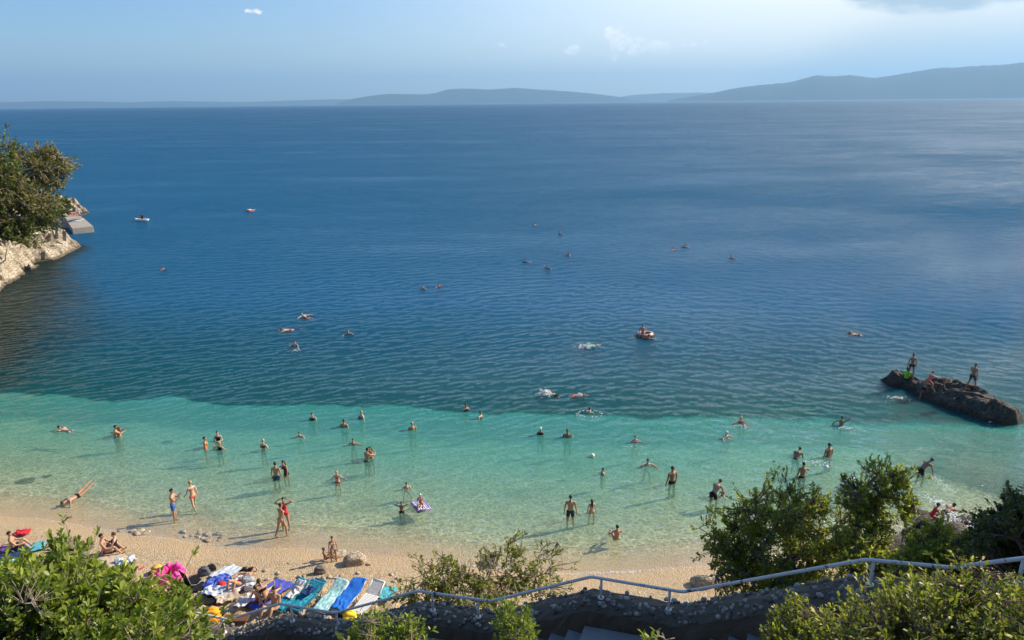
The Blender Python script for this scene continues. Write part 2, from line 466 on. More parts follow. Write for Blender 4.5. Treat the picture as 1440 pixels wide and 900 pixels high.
def build_sea():
    ys = [20.0]
    while ys[-1] < 75000: ys.append(ys[-1]*(1.0032 if ys[-1] < 150 else (1.008 if ys[-1] < 400 else 1.05))+.0)
    ys = np.array(ys); us = np.linspace(-1, 1, 900)
    Yg, Ug = np.meshgrid(ys, us, indexing='ij')
    X = Ug*(Yg*1.0+16); 
    sp = np.maximum(2*(Yg+16)/900, Yg*np.where(Yg < 150, .0032, .008))
    dep = depth(X, Yg)
    amp = .45+.55*sstep(dep, .3, 4)
    amp = amp*sstep(dep, -.1, .6)
    Z = np.zeros_like(X)
    rng = np.random.RandomState(3)
    near = Yg < 420
    Xn, Yn, sn = X[near], Yg[near], sp[near]; Zn = np.zeros_like(Xn)
    wR = sstep(Xn/Yn, -.15, .45); warp_ = 4*fbm(Xn*.12, Yn*.16, 3, 19)
    for i in range(84):
        wl = math.exp(rng.uniform(math.log(.5), math.log(2.4)))
        right_ = i % 2; th = rng.normal(-PI/2-.5, .5) if right_ else rng.normal(-PI/2+.28, .5)
        kx, ky = math.cos(th)*2*PI/wl, math.sin(th)*2*PI/wl
        a = .0125*wl**.75/(2*PI)*sstep(wl/sn, 2.2, 4.2)
        Zn += a*(wR if right_ else 1-.8*wR)*np.sin(kx*Xn+ky*Yn+rng.uniform(0, 7)+1.6*warp_)
    Zn *= amp[near]*(.15+1.1*vnoise(Xn*.05+Yn*.02, Yn*.09, 14)+.75*vnoise(Xn*.17, Yn*.26, 16))
    for cx, cy, a, wl, rc in RINGS:
        r = np.hypot(Xn-cx, Yn-cy)
        Zn += np.where(r < rc*3, a*.55*np.exp(-r/(rc*.6))*np.cos(2*PI*r/wl)*sstep(wl/sn, 1.8, 3.2)*sstep(r, 0, .4), 0)
    Z[near] = Zn
    Z = Z*sstep(dep, -.05, .35)
    me = grid_mesh('sea', X, Yg, Z)
    attr(me, 'shelf', weed_shelf(X, Yg))
    attr(me, 'depth', np.maximum(dep, 0))
    tag(link('sea', me, None, mat_sea()), kind='structure')
build_sea()
# ------------------------------------------------------------------ far hills across the gulf
def mat_hill():
    m, g, out = material('hill_scrub')
    geo = g.new('ShaderNodeNewGeometry'); n = g.noise(geo.outputs['Position'], .0009, 6, .6)
    principled(g, out, g.ramp(n, [(.3, (.012, .022, .018)), (.6, (.028, .036, .03)), (.8, (.06, .058, .05))]), .95, .1)
    return m
M_HILL = mat_hill()
def hill_range(label_name, R, prof, thick, seed):
    """prof: skyline pixels left to right; the range stands R metres out on the sea"""
    prof = np.array(prof, float)
    n = max(60, int((prof[-1, 0]-prof[0, 0])*.6)); px = np.linspace(prof[0, 0], prof[-1, 0], n)
    py = np.interp(px, prof[:, 0], prof[:, 1])
    top = np.array([ray(a, b) for a, b in zip(px, py)])
    hd = np.hypot(top[:, 0], top[:, 1]); ux, uy = top[:, 0]/hd, top[:, 1]/hd
    hz = np.maximum(CAMH+R*top[:, 2]/hd, 2)
    ks = np.linspace(0, 1, 26)
    rr = R-thick*.55+thick*ks
    env = np.sin(PI*np.clip(ks, 0, 1)/1.1+.0)**1.1; env /= env.max(); env[0] = -.03; env[-1] = -.03
    K, I = np.meshgrid(ks, np.arange(n), indexing='ij')
    Rg = rr[:, None]+0*I
    # spurs and valleys run down from the ridge
    rel = fbm(px[None, :]*.03+seed, Rg*.0005, 4, seed)
    ev = env[:, None]
    Z = hz[None, :]*ev*(1+rel*.35*(1-ev))+hz[None, :]*.05*fbm(px[None, :]*.2, Rg*.001, 3, seed+5)*ev
    me = grid_mesh('hills', ux[None, :]*Rg, uy[None, :]*Rg, Z)
    tag(link('hills', me, None, M_HILL), kind='structure')
hill_range('a', 52000, [(-60, 146), (0, 144), (70, 142), (130, 142.5), (180, 144), (240, 142), (300, 143), (340, 143.5), (420, 141), (470, 139.5), (520, 140.5), (600, 142), (680, 145)], 9000, 3)
hill_range('b', 40000, [(470, 146), (495, 139), (520, 135), (545, 132), (600, 132.5), (612, 131), (628, 126), (650, 124.5), (690, 126), (725, 123.5), (757, 126), (800, 128.5), (830, 131), (862, 135), (885, 139), (905, 142)], 6000, 11)
hill_range('c', 50000, [(840, 142), (885, 134), (930, 131), (985, 130), (1010, 131), (1060, 132), (1110, 134), (1150, 140)], 6000, 17)
hill_range('d', 33000, [(940, 141), (1000, 131), (1040, 123), (1070, 119.5), (1110, 116), (1125, 112), (1146, 106), (1175, 107.5), (1195, 105.5), (1230, 110), (1250, 107), (1280, 102), (1315, 96), (1345, 95), (1375, 93), (1410, 91), (1440, 88), (1500, 82), (1580, 86), (1660, 95)], 9000, 23)

# ------------------------------------------------------------------ stone materials
def mat_rock(name, c0, c1, c2, scale=1., waterline=True):
    m, g, out = material(name)
    geo = g.new('ShaderNodeNewGeometry'); P = geo.outputs['Position']
    sep = g.new('ShaderNodeSeparateXYZ'); g.l.new(P, sep.inputs[0])
    n = g.noise(P, .8*scale, 6, .62); n2 = g.noise(P, 4*scale, 5, .6)
    v = g.vor(g.mapping(P, (1, 1, 2.2), (.3, .5, .2)), 1.6*scale, 'DISTANCE_TO_EDGE')
    crack = g.smooth(v.outputs['Distance'], .07, .0)
    c = g.ramp(n, [(.28, c0), (.52, c1), (.72, c2)])
    c = g.mix(g.smooth(n2, .35, .68), g.mix(.35, c, c0), c)
    c = g.mix(g.math('MULTIPLY', crack, .45), c, tuple(.35*k for k in c0))
    if waterline:
        wet = g.smooth(g.math('ADD', sep.outputs[2], g.math('MULTIPLY', g.math('SUBTRACT', n2, .5), .5)), .45, .1)
        c = g.mix(g.math('MULTIPLY', wet, .8), c, (.045, .035, .02))
    h = g.math('ADD', g.math('MULTIPLY', n2, .5), g.math('ADD', n, g.math('MULTIPLY', crack, -.5)))
    principled(g, out, c, .85, .25, g.bump(h, .22/scale, .9))
    return m
M_LIME = mat_rock('limestone', (.27, .21, .14), (.50, .42, .31), (.64, .57, .45))
M_REEF = mat_rock('dark_rock', (.055, .047, .036), (.13, .108, .082), (.27, .22, .165), 1.9)
M_STONE = mat_rock('pale_boulder', (.34, .27, .19), (.52, .43, .31), (.62, .54, .42), 2.5, False)
def mat_simple(name, c, rough=.7, spec=.3, var=.0, scale=8, bump=0, c2=None):
    m, g, out = material(name)
    geo = g.new('ShaderNodeNewGeometry'); P = geo.outputs['Position']
    n = g.noise(P, scale, 4, .6)
    cc = g.mix(n, tuple(k*(1-var) for k in c), c2 if c2 else tuple(min(k*(1+var), 1) for k in c)) if (var or c2) else c
    principled(g, out, cc, rough, spec, g.bump(n, bump, 1) if bump else None)
    return m
M_CONC = mat_simple('weathered_concrete', (.125, .105, .08), .92, .15, .35, 3.5, .02)
M_STEP = mat_simple('step_concrete', (.30, .285, .265), .92, .15, .3, 4, .015)
M_QUAY = mat_simple('quay_concrete', (.36, .33, .27), .9, .2, .25, .8, .03)

# ------------------------------------------------------------------ headland on the left
def poly_sd(X, Y, poly):
    P = np.array(poly); n = len(P); d = np.full(X.shape, 1e9); inside = np.zeros(X.shape, bool)
    for i in range(n):
        a = P[i]; b = P[(i+1) % n]; e = b-a
        t = np.clip(((X-a[0])*e[0]+(Y-a[1])*e[1])/(e @ e), 0, 1)
        d = np.minimum(d, np.hypot(X-a[0]-t*e[0], Y-a[1]-t*e[1]))
        c = (a[1] > Y) != (b[1] > Y)
        with np.errstate(divide='ignore', invalid='ignore'):
            inside ^= c & (X < (b[0]-a[0])*(Y-a[1])/(b[1]-a[1])+a[0])
    return np.where(inside, d, -d)
HEAD = [(-35, 31), (-40, 40), (-46, 52), (-52, 64), (-54.6, 72.4), (-56.5, 79), (-58.6, 85), (-59, 92), (-60.4, 98.6), (-66, 101.5), (-73, 104), (-80, 110), (-82, 117), (-78, 122), (-77, 128), (-79, 134), (-90, 142), (-115, 150), (-165, 160), (-165, 20), (-45, 20)]
def head_h(X, Y):
    wx = X+1.6*fbm(X*.22, Y*.22, 3, 41); wy = Y+1.6*fbm(X*.22+9, Y*.22, 3, 43)
    sd = poly_sd(wx, wy, HEAD)
    far = sstep(Y, 102, 112)
    top = 6.2*(1-far)+2.6*far
    h = np.where(sd > 0, top*(1-np.exp(-sd/5.2))+np.clip(sd-6, 0, 60)*.16, sd*.9)
    # jointed blocks: terraces with tilted beds
    b = (vnoise(X*.38+Y*.2, Y*.30-X*.15, 51)-.5)*2.6+(vnoise(X*.8, Y*.7, 53)-.5)*1.2
    ang = .55; wu = X*math.cos(ang)+Y*math.sin(ang)+2.2*fbm(X*.3, Y*.3, 2, 61); wv = -X*math.sin(ang)+Y*math.cos(ang)+2.2*fbm(X*.3, Y*.3, 2, 63)
    blk = lambda a, c, sd_: vnoise(np.floor(wu/a+np.floor(wv/c)*.37), np.floor(wv/c), sd_)-.5
    b = b+blk(3.4, 2.3, 65)*2.6+blk(1.5, 1.1, 67)*1.1
    step = np.round((h+b)*.75)/.75
    h2 = .3*(h+b)+.7*step
    k = sstep(sd, -.3, 1.2)
    return h*(1-k)+h2*k+.5*fbm(X*1.2, Y*1.2, 3, 57)*k
def build_headland():
    xs = np.concatenate([np.arange(-165, -95, 1.5), np.arange(-95, -31, .4)]); ys = np.arange(22, 156, .4)
    X, Y = np.meshgrid(xs, ys)
    me = grid_mesh('headland', X, Y, np.maximum(head_h(X, Y), -6), smooth=False)
    tag(link('headland', me, None, M_LIME), kind='structure')
build_headland()
def hz(x, y): return float(head_h(np.array([[x]]), np.array([[y]]))[0, 0])

# ------------------------------------------------------------------ concrete bathing platform beyond the headland
def prism(pts, z0, z1):
    b = MB(); n = len(pts)
    b.add([(p[0], p[1], z0) for p in pts]+[(p[0], p[1], z1) for p in pts], [tuple(range(n-1, -1, -1)), tuple(range(n, 2*n))]+[(i, (i+1) % n, n+(i+1) % n, n+i) for i in range(n)])
    return b
def build_jetty():
    q = lambda l, z: [at(a, b, z) for a, b in l]
    r = empty('bathing_platform', (0, 0, 0), 0, 'low grey concrete bathing platform built out from the rocky point', 'platform')
    c = at(105, 312, .9); r.location = (c[0], c[1], 0)
    for name, l, z in (('lower_slab', ((101, 321), (131, 318), (117, 306), (93, 309)), .95), ('upper_slab', ((93, 307.5), (115, 305), (106, 298), (82, 300)), 1.35), ('step', ((86, 317), (100, 318.5), (92, 309.5), (80, 311)), .3)):
        me_b = prism(q(l, z), -3, z)
        o = me_b.build(name, M_QUAY, r, False, .06); o.data.transform(Matrix.Translation((-c[0], -c[1], 0)))
    return r
JET = build_jetty()

# ------------------------------------------------------------------ rocks
def rock_mesh(name, size, seed, lump=.35, sub=4, flat=0):
    bm = bmesh.new(); bmesh.ops.create_icosphere(bm, subdivisions=sub, radius=1)
    V = np.array([v.co[:] for v in bm.verts])
    n = fbm(V[:, 0]*1.3+seed, V[:, 1]*1.3+V[:, 2]*1.1, 4, seed)+fbm(V[:, 2]*1.7, V[:, 0]*1.2-V[:, 1], 3, seed+3)
    rng = np.random.RandomState(seed)
    r = 1+n*lump
    for _ in range(9):       # broken faces
        d = rng.normal(size=3); d /= np.linalg.norm(d); t = rng.uniform(.62, .85)
        p = (V*r[:, None]) @ d
        over = np.maximum(p-t, 0); V2 = V*r[:, None]-over[:, None]*d*.85
        r = np.linalg.norm(V2, axis=1); V = V2/np.maximum(r, 1e-6)[:, None]
    V = V*r[:, None]*np.array(size)
    for v, c in zip(bm.verts, V): v.co = c
    me = bpy.data.meshes.new(name); bm.to_mesh(me); bm.free()
    me.polygons.foreach_set('use_smooth', np.full(len(me.polygons), True))
    return me
def rock(name, loc, size, seed, mat, label, cat='rock', group=None, rz=0, lump=.35, sub=3):
    o = link(name, rock_mesh(name, size, seed, lump, sub), None, mat)
    o.location = tuple(float(q) for q in loc); o.rotation_euler = (0, 0, rz)
    return tag(o, label, cat, group)

def build_reef():
    a = at(1246, 534); b = at(1420, 590)
    A = np.array([a[0], a[1]]); B = np.array([b[0], b[1]]); L = np.linalg.norm(B-A); u = (B-A)/L
    n = np.array([-u[1], u[0]])
    gs = np.linspace(-.12, 1.1, 150); gt = np.linspace(-1.2, 1.2, 90)
    S, T = np.meshgrid(gs, gt, indexing='ij')
    wid = np.interp(S, [-.12, 0, .1, .28, .45, .7, .9, 1.0, 1.1], [.15, .75, 1.05, .95, 1.7, 2.0, 2.0, 1.75, .5])
    hgt = np.interp(S, [-.12, 0, .06, .14, .3, .42, .6, .8, .95, 1.04, 1.1], [-.5, .35, 1.0, .85, .70, .95, 1.10, 1.05, .95, .75, -.7])
    ed = np.clip(1-np.abs(T)**2.6, -.6, 1)
    # steeper towards the shore (the side we see), ramping off behind
    X = A[0]+u[0]*S*L+n[0]*T*wid; Y = A[1]+u[1]*S*L+n[1]*T*wid
    Z = hgt*ed-.65*(1-ed)
    gro = np.abs(vnoise(S*7+T*1.3, T*2.3-S*4, 71)-.5)*2
    Z += (.22*np.round(3*fbm(X*.8+Z*.5, Y*1.1, 3, 83))+.4*fbm(X*.9, Y*.9, 4, 73)-.28*np.exp(-(gro/.22)**2)+.22*fbm(X*3, Y*3, 3, 75))*sstep(hgt, -.4, .5)
    X += .25*fbm(Y*1.4, X*1.4, 3, 77); Y += .3*fbm(X*1.2, Y*1.6, 3, 79)
    me = grid_mesh('rock_islet', X, Y, Z)
    o = link('rock_islet', me, None, M_REEF)
    tag(o, 'long dark rock islet rising from the sea with bathers on top', 'rock')
    bm = bmesh.new(); bm.from_mesh(me)
    from mathutils.bvhtree import BVHTree
    t = BVHTree.FromBMesh(bm); bm.free()
    return t
REEF = build_reef()
def reef_hit(px, py):
    """where the sight line through a pixel meets the islet"""
    d = ray(px, py); h = REEF.ray_cast(Vector(tuple(_C)), Vector(tuple(d)).normalized())
    return h[0] if h[0] is not None else Vector(tuple(at(px, py, .9)))

def build_stones():
    c = at(500, 788, .25)
    o = rock('boulder', (c[0], c[1], .22), (.50, .42, .36), 5, M_STONE, 'large pale boulder on the wet sand near the waterline', 'boulder', None, .4, .3, 4)
    c = at(477, 778, .1)
    rock('flat_stone', (c[0], c[1], .10), (.36, .26, .11), 9, M_STONE, 'flat low stone lying behind the pale boulder', 'stone', None, .9, .3, 3)
    rng = random.Random(5)
    n = 0
    for cx, cy, k, sx, sy in ((187, 749, 7, 20, 4), (300, 753, 10, 15, 7), (268, 748, 5, 13, 6), (284, 744, 3, 12, 3)):
        for i in range(k):
            p = at(cx+rng.uniform(-sx, sx), cy+rng.uniform(-sy, sy)); s = rng.uniform(.07, .18)
            z = ground_z(p[0], p[1])
            rock('stone', (p[0], p[1], z+s*.25), (s*1.4, s, s*.5), 20+n % 6, M_STONE, 'small pale stone at the left water edge', 'stone', 'small stones at the water edge', rng.uniform(0, 6), .3, 2); n += 1
    for i in range(26):
        p = at(rng.uniform(300, 560), rng.uniform(782, 815), .4); s = rng.uniform(.06, .13)
        rock('stone', (p[0], p[1], ground_z(p[0], p[1])+s*.2), (s*1.4, s, s*.6), 20+i % 6, M_STONE, 'fist sized stone lying on the dry shingle', 'stone', 'stones on the dry shingle', rng.uniform(0, 6), .3, 2)
    c = at(992, 818, .3)
    rock('flat_stone', (c[0], c[1], .35), (.75, .4, .3), 31, M_STONE, 'pale slab of rock beside the right tree and handrail', 'stone', None, .3, .3, 3)
    # dark rocks awash at the right end of the beach
    for i, (px, py, s, h) in enumerate(((1312, 738, 1.1, .4), (1345, 752, 1.3, .5), (1290, 756, 1.2, .45), (1366, 735, .9, .28), (1330, 775, 1.5, .7), (1395, 770, 1.4, .7), (1262, 772, 1.3, .55), (1420, 752, 1.5, .5), (1300, 722, .8, .12))):
        p = at(px, py)
        lab = ('dark wet rock awash below the swimmers at right', 'dark rocks awash at the right') 
        rock('rock', (p[0], p[1], h*.25-.2), (s*.8, s*.6, h*.55+.2), 40+i, M_REEF, lab[0], 'rock', lab[1], i*.7, .4, 3)
build_stones()

# ------------------------------------------------------------------ the steep bank, the stairs, the pebble-topped wall and the rail
RAIL = [((1560, 770), 14.45), ((1337, 798), 13.35), ((1217, 787), 13.3), ((960, 832.5), 11.75), ((831, 811), 11.75), ((690, 845.5), 10.75), ((587, 831), 10.75), ((471, 862), 9.6), ((393, 849), 9.6), ((321, 871.5), 8.5), ((282, 863), 8.5)]
RAIL3 = [at(*a, z) for a, z in RAIL]
_d = RAIL3[-1]-RAIL3[-2]
RAIL3W = RAIL3+[RAIL3[-1]+_d*.5, RAIL3[-1]+_d*.5+np.array([-1.5, .9, -1.0])]
def bank_z(x, y):
    z = 16.3-.87*y+.5*fbm(np.asarray(x)*.5, np.asarray(y)*.5, 3, 91)
    return z
def build_bank():
    xs = np.arange(-34, 34, .3); ys = np.arange(-8, 19.5, .3)
    X, Y = np.meshgrid(xs, ys)
    Z = np.maximum(bank_z(X, Y), .2+.12*np.clip(18-Y, 0, 9)*0)
    Z = np.where(Y < -1, np.minimum(Z, 17.0), Z)
    m, g, out = material('bank_soil'); geo = g.new('ShaderNodeNewGeometry')
    n = g.noise(geo.outputs['Position'], 2, 5, .6)
    principled(g, out, g.ramp(n, [(.3, (.05, .055, .025)), (.55, (.13, .11, .06)), (.75, (.22, .18, .11))]), .95, .1, g.bump(n, .1, 1))
    tag(link('bank', grid_mesh('bank', X, Y, Z), None, m), kind='structure')
build_bank()

def offset_path(P, d):
    """shift a plan polyline sideways (towards the camera side for positive d)"""
    P = [np.array(p) for p in P]; out = []
    for i in range(len(P)):
        ns = []
        for a, b in ((i-1, i), (i, i+1)):
            if a < 0 or b >= len(P): continue
            e = (P[b]-P[a])[:2]; e /= np.linalg.norm(e); ns.append(np.array([-e[1], e[0]]))
        n = sum(ns); n /= np.linalg.norm(n); c = max(.5, n @ ns[0])
        q = P[i].copy(); q[:2] += n*d/c; out.append(q)
    return out
def build_stair_and_wall():
    path = RAIL3W
    # wall: about half a metre thick, pebbles bedded in its top
    inn = offset_path(path, .22); outr = offset_path(path, -.28)
    # subdivide for rough, slightly slumped edges
    def dense(Pth, k=14):
        o = []
        for a, b in zip(Pth[:-1], Pth[1:]):
            for i in range(k): o.append(a+(b-a)*i/k)
        return np.array(o+[Pth[-1]])
    I, O = dense(inn), dense(outr); n = len(I)
    top = -.40
    rng = np.random.RandomState(8)
    jit = lambda a: (rng.rand(n)-.5)*a
    rows = []
    cmid = (I+O)/2
    def row(base, f, dz, j=.03):
        q = O+(I-O)*f; q = q.copy(); q[:, 2] += dz+jit(j); q[:, 0] += jit(j); q[:, 1] += jit(j); return q
    rows = [row(O, 0, top-2.6, 0), row(O, 0, top-.9), row(O, 0, top-.03), row(O, .12, top+.02), row(O, .5, top+.05), row(O, .85, top+.0), row(O, 1.0, top-.06), row(O, 1.0, top-.2), row(O, .98, top-.38), row(O, 1.0, top-1.3, 0)]
    R = np.array(rows)
    me = grid_mesh('wall_body', R[:, :, 0], R[:, :, 1], R[:, :, 2], False)
    w = empty('stair_wall', path[3]*np.array([1, 1, 0])+np.array([0, 0, path[3][2]-.9]), 0, 'low rough wall beside the stairs with pebbles bedded along its top', 'wall')
    def world_child(name, me, mat):
        me.transform(Matrix.Translation(-w.location)); return link(name, me, w, mat)
    world_child('wall_body', me, M_CONC)
    pb = MB(); rr = random.Random(4)
    base = [rock_mesh('p', (1, .8, .6), 60+i, .3, 1) for i in range(4)]
    bv = [(np.array([v.co[:] for v in b.vertices]), [tuple(p.vertices) for p in b.polygons]) for b in base]
    for a_, b_, c_, d_ in zip(I[:-1], I[1:], O[:-1], O[1:]):
        L = np.linalg.norm(b_-a_)
        for _ in range(int(L*60)):
            t = rr.random(); f = rr.uniform(.04, .99); s = rr.uniform(.028, .062)*(1.25 if rr.random() < .12 else 1)
            p = (a_*(1-t)+b_*t)*f+(c_*(1-t)+d_*t)*(1-f)
            p = p+np.array([0, 0, top+.03-max(0, f-.8)*.3])
            V, Fs = bv[rr.randrange(4)]
            an = rr.uniform(0, 6.3); ca, sa = math.cos(an), math.sin(an)
            Q = V*s; Q = np.stack([Q[:, 0]*ca-Q[:, 1]*sa, Q[:, 0]*sa+Q[:, 1]*ca, Q[:, 2]], -1)+p
            pb.add(Q, Fs)
    m, g, out = material('pebbles'); geo = g.new('ShaderNodeNewGeometry')
    isl = geo.outputs['Random Per Island']
    principled(g, out, g.ramp(isl, [(0, (.09, .08, .07)), (.5, (.21, .19, .165)), (1, (.40, .37, .32))]), .8, .3)
    world_child('pebble_top', pb.mesh('pebble_top'), m)
    # stairs: flights down to the left with level landings between them
    st = MB(); W_ = 1.55
    si = offset_path(path, .222); so_ = offset_path(path, .22+W_)
    for k in range(len(path)-1):
        a, b = si[k], si[k+1]; c, d = so_[k], so_[k+1]
        drop = path[k][2]-path[k+1][2]
        ns = max(1, int(round(drop/.165)))
        for i in range(ns):
            t0, t1 = i/ns, (i+1)/ns
            zt = path[k][2]-.74-drop*(i+1)/ns+(0.0 if ns > 1 else drop)
            lo = zt-.9
            q = [a+(b-a)*t0, a+(b-a)*(t1+.02/max(1, ns)), c+(d-c)*(t1+.02/max(1, ns)), c+(d-c)*t0]
            st.add([(p[0], p[1], lo) for p in q]+[(p[0], p[1], zt+.0015*(i % 3)) for p in q], [(3, 2, 1, 0), (4, 5, 6, 7), (0, 1, 5, 4), (1, 2, 6, 5), (2, 3, 7, 6), (3, 0, 4, 7)])
    o = st.build('staircase', M_STEP, None, False)
    tag(o, 'shaded concrete stairs going down inside the pebble topped wall', 'staircase')
    # handrail
    r = empty('handrail', w.location, 0, 'worn pale painted tube handrail along the pebble topped wall', 'handrail')
    m, g, out = material('chipped_paint'); geo = g.new('ShaderNodeNewGeometry')
    n1 = g.noise(geo.outputs['Position'], 14, 4, .65); n2 = g.noise(g.mapping(geo.outputs['Position'], (1, 1, 3)), 5, 3, .5)
    chip = g.smooth(g.math('ADD', n1, g.math('MULTIPLY', n2, .4)), .80, .86)
    principled(g, out, g.mix(chip, g.mix(n2, (.60, .585, .55), (.78, .76, .72)), (.10, .09, .085)), .45, .4)
    rail = MB(); pts = []
    src = RAIL3+[RAIL3[-1]+_d*.35]
    for i, p in enumerate(src):
        if 0 < i < len(src)-1:
            a = src[i-1]-p; b = src[i+1]-p
            pts += [p+a/np.linalg.norm(a)*.06, p+(a/np.linalg.norm(a)+b/np.linalg.norm(b))*.012, p+b/np.linalg.norm(b)*.06]
        else: pts.append(p)
    rail.tube([p-np.array(w.location) for p in pts], .024, 10); rail.build('rail', m, r)
    # posts stand where the photo shows them
    allp = np.array(src)
    for px in (1440, 1320, 1228, 943, 845, 672, 608, 472, 409, 313):
        best = None
        for a, b in zip(src[:-1], src[1:]):
            for t in np.linspace(0, 1, 60):
                q = a+(b-a)*t; v = q-_C; z = v @ _F; u = 720+FPX*(v @ _R)/z
                if best is None or abs(u-px) < best[0]: best = (abs(u-px), q)
        q = best[1]-np.array(w.location)
        b = MB(); lean = np.array([.03, -.02, 0])
        b.tube([q+np.array([0, 0, -.02]), q+np.array([0, 0, -.22]), q+np.array([0, 0, -.43])], .021, 10)
        b.tube([q+np.array([0, 0, -.365]), q+np.array([0, 0, -.345])], .05, 10)
        b.build('post', m, r)
build_stair_and_wall()

# ------------------------------------------------------------------ trees and bushes
def mat_leaf(name, dark, mid, light, gloss=.35, trans=.3):
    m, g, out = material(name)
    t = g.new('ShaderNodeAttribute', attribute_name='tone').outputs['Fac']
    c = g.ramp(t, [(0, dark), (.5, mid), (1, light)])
    p = g.new('ShaderNodeBsdfPrincipled'); g.l.new(c, p.inputs['Base Color']); p.inputs['Roughness'].default_value = gloss
    p.inputs['Specular IOR Level'].default_value = .45
    tr = g.new('ShaderNodeBsdfTranslucent'); g.l.new(g.mix(1, c, (1.15, 1.25, .55), 'MULTIPLY'), tr.inputs[0])
    mx = g.new('ShaderNodeMixShader'); mx.inputs[0].default_value = trans
    g.l.new(p.outputs[0], mx.inputs[1]); g.l.new(tr.outputs[0], mx.inputs[2]); g.l.new(mx.outputs[0], out.inputs[0])
    return m
M_GLOSSY = mat_leaf('glossy_leaf', (.07, .115, .015), (.19, .26, .035), (.40, .44, .08), .42, .46)
M_OLIVE = mat_leaf('small_olive_leaf', (.08, .10, .018), (.22, .25, .042), (.44, .44, .11), .42, .5)
M_TREE = mat_leaf('tree_leaf', (.10, .125, .022), (.27, .31, .05), (.50, .50, .13), .40, .6)
M_DARK = mat_leaf('dark_leaf', (.03, .05, .014), (.075, .105, .026), (.17, .20, .055), .4, .4)
M_PINE = mat_leaf('pine_needles', (.07, .072, .022), (.18, .172, .055), (.31, .28, .10), .6, .35)
M_PINEG = mat_leaf('pine_needles_green', (.06, .085, .018), (.15, .175, .04), (.28, .28, .08), .6, .35)
M_BARK = mat_simple('bark', (.16, .125, .095), .9, .15, .4, 12, .02)
M_TWIG = mat_simple('grey_twig', (.30, .25, .19), .85, .15, .3, 20)

def leaves_mesh(name, B, D, Nrm, L, Wd, tone, mat):
    """folded obovate leaves: base B, direction D, up Nrm, length L, width Wd"""
    S = np.cross(D, Nrm); S /= np.linalg.norm(S, axis=1)[:, None]+1e-9
    U = np.cross(S, D)
    L = L[:, None]; Wd = Wd[:, None]
    rng = np.random.RandomState(len(B)); curl = rng.uniform(-.12, .16, len(B))[:, None]
    pts = [B, B+D*L*.38+S*Wd*.36+U*Wd*.16, B+D*L*.74+S*Wd*.5+U*(Wd*.2-curl*L*.5), B+D*L-U*curl*L,
           B+D*L*.74-S*Wd*.5+U*(Wd*.2-curl*L*.5), B+D*L*.38-S*Wd*.36+U*Wd*.16, B+D*L*.5-U*.02*L]
    V = np.stack(pts, 1).reshape(-1, 3); n = len(B); o = np.arange(n)[:, None]*7
    Fa = np.concatenate([o+np.array([[0, 6, 2, 1]]), o+np.array([[6, 3, 3, 2]])*0+o*0+np.array([[6, 4, 3, 2]]), o+np.array([[0, 5, 4, 6]])])
    me = np_mesh(name, V, Fa, True); attr(me, 'tone', np.repeat(tone, 7)); return me

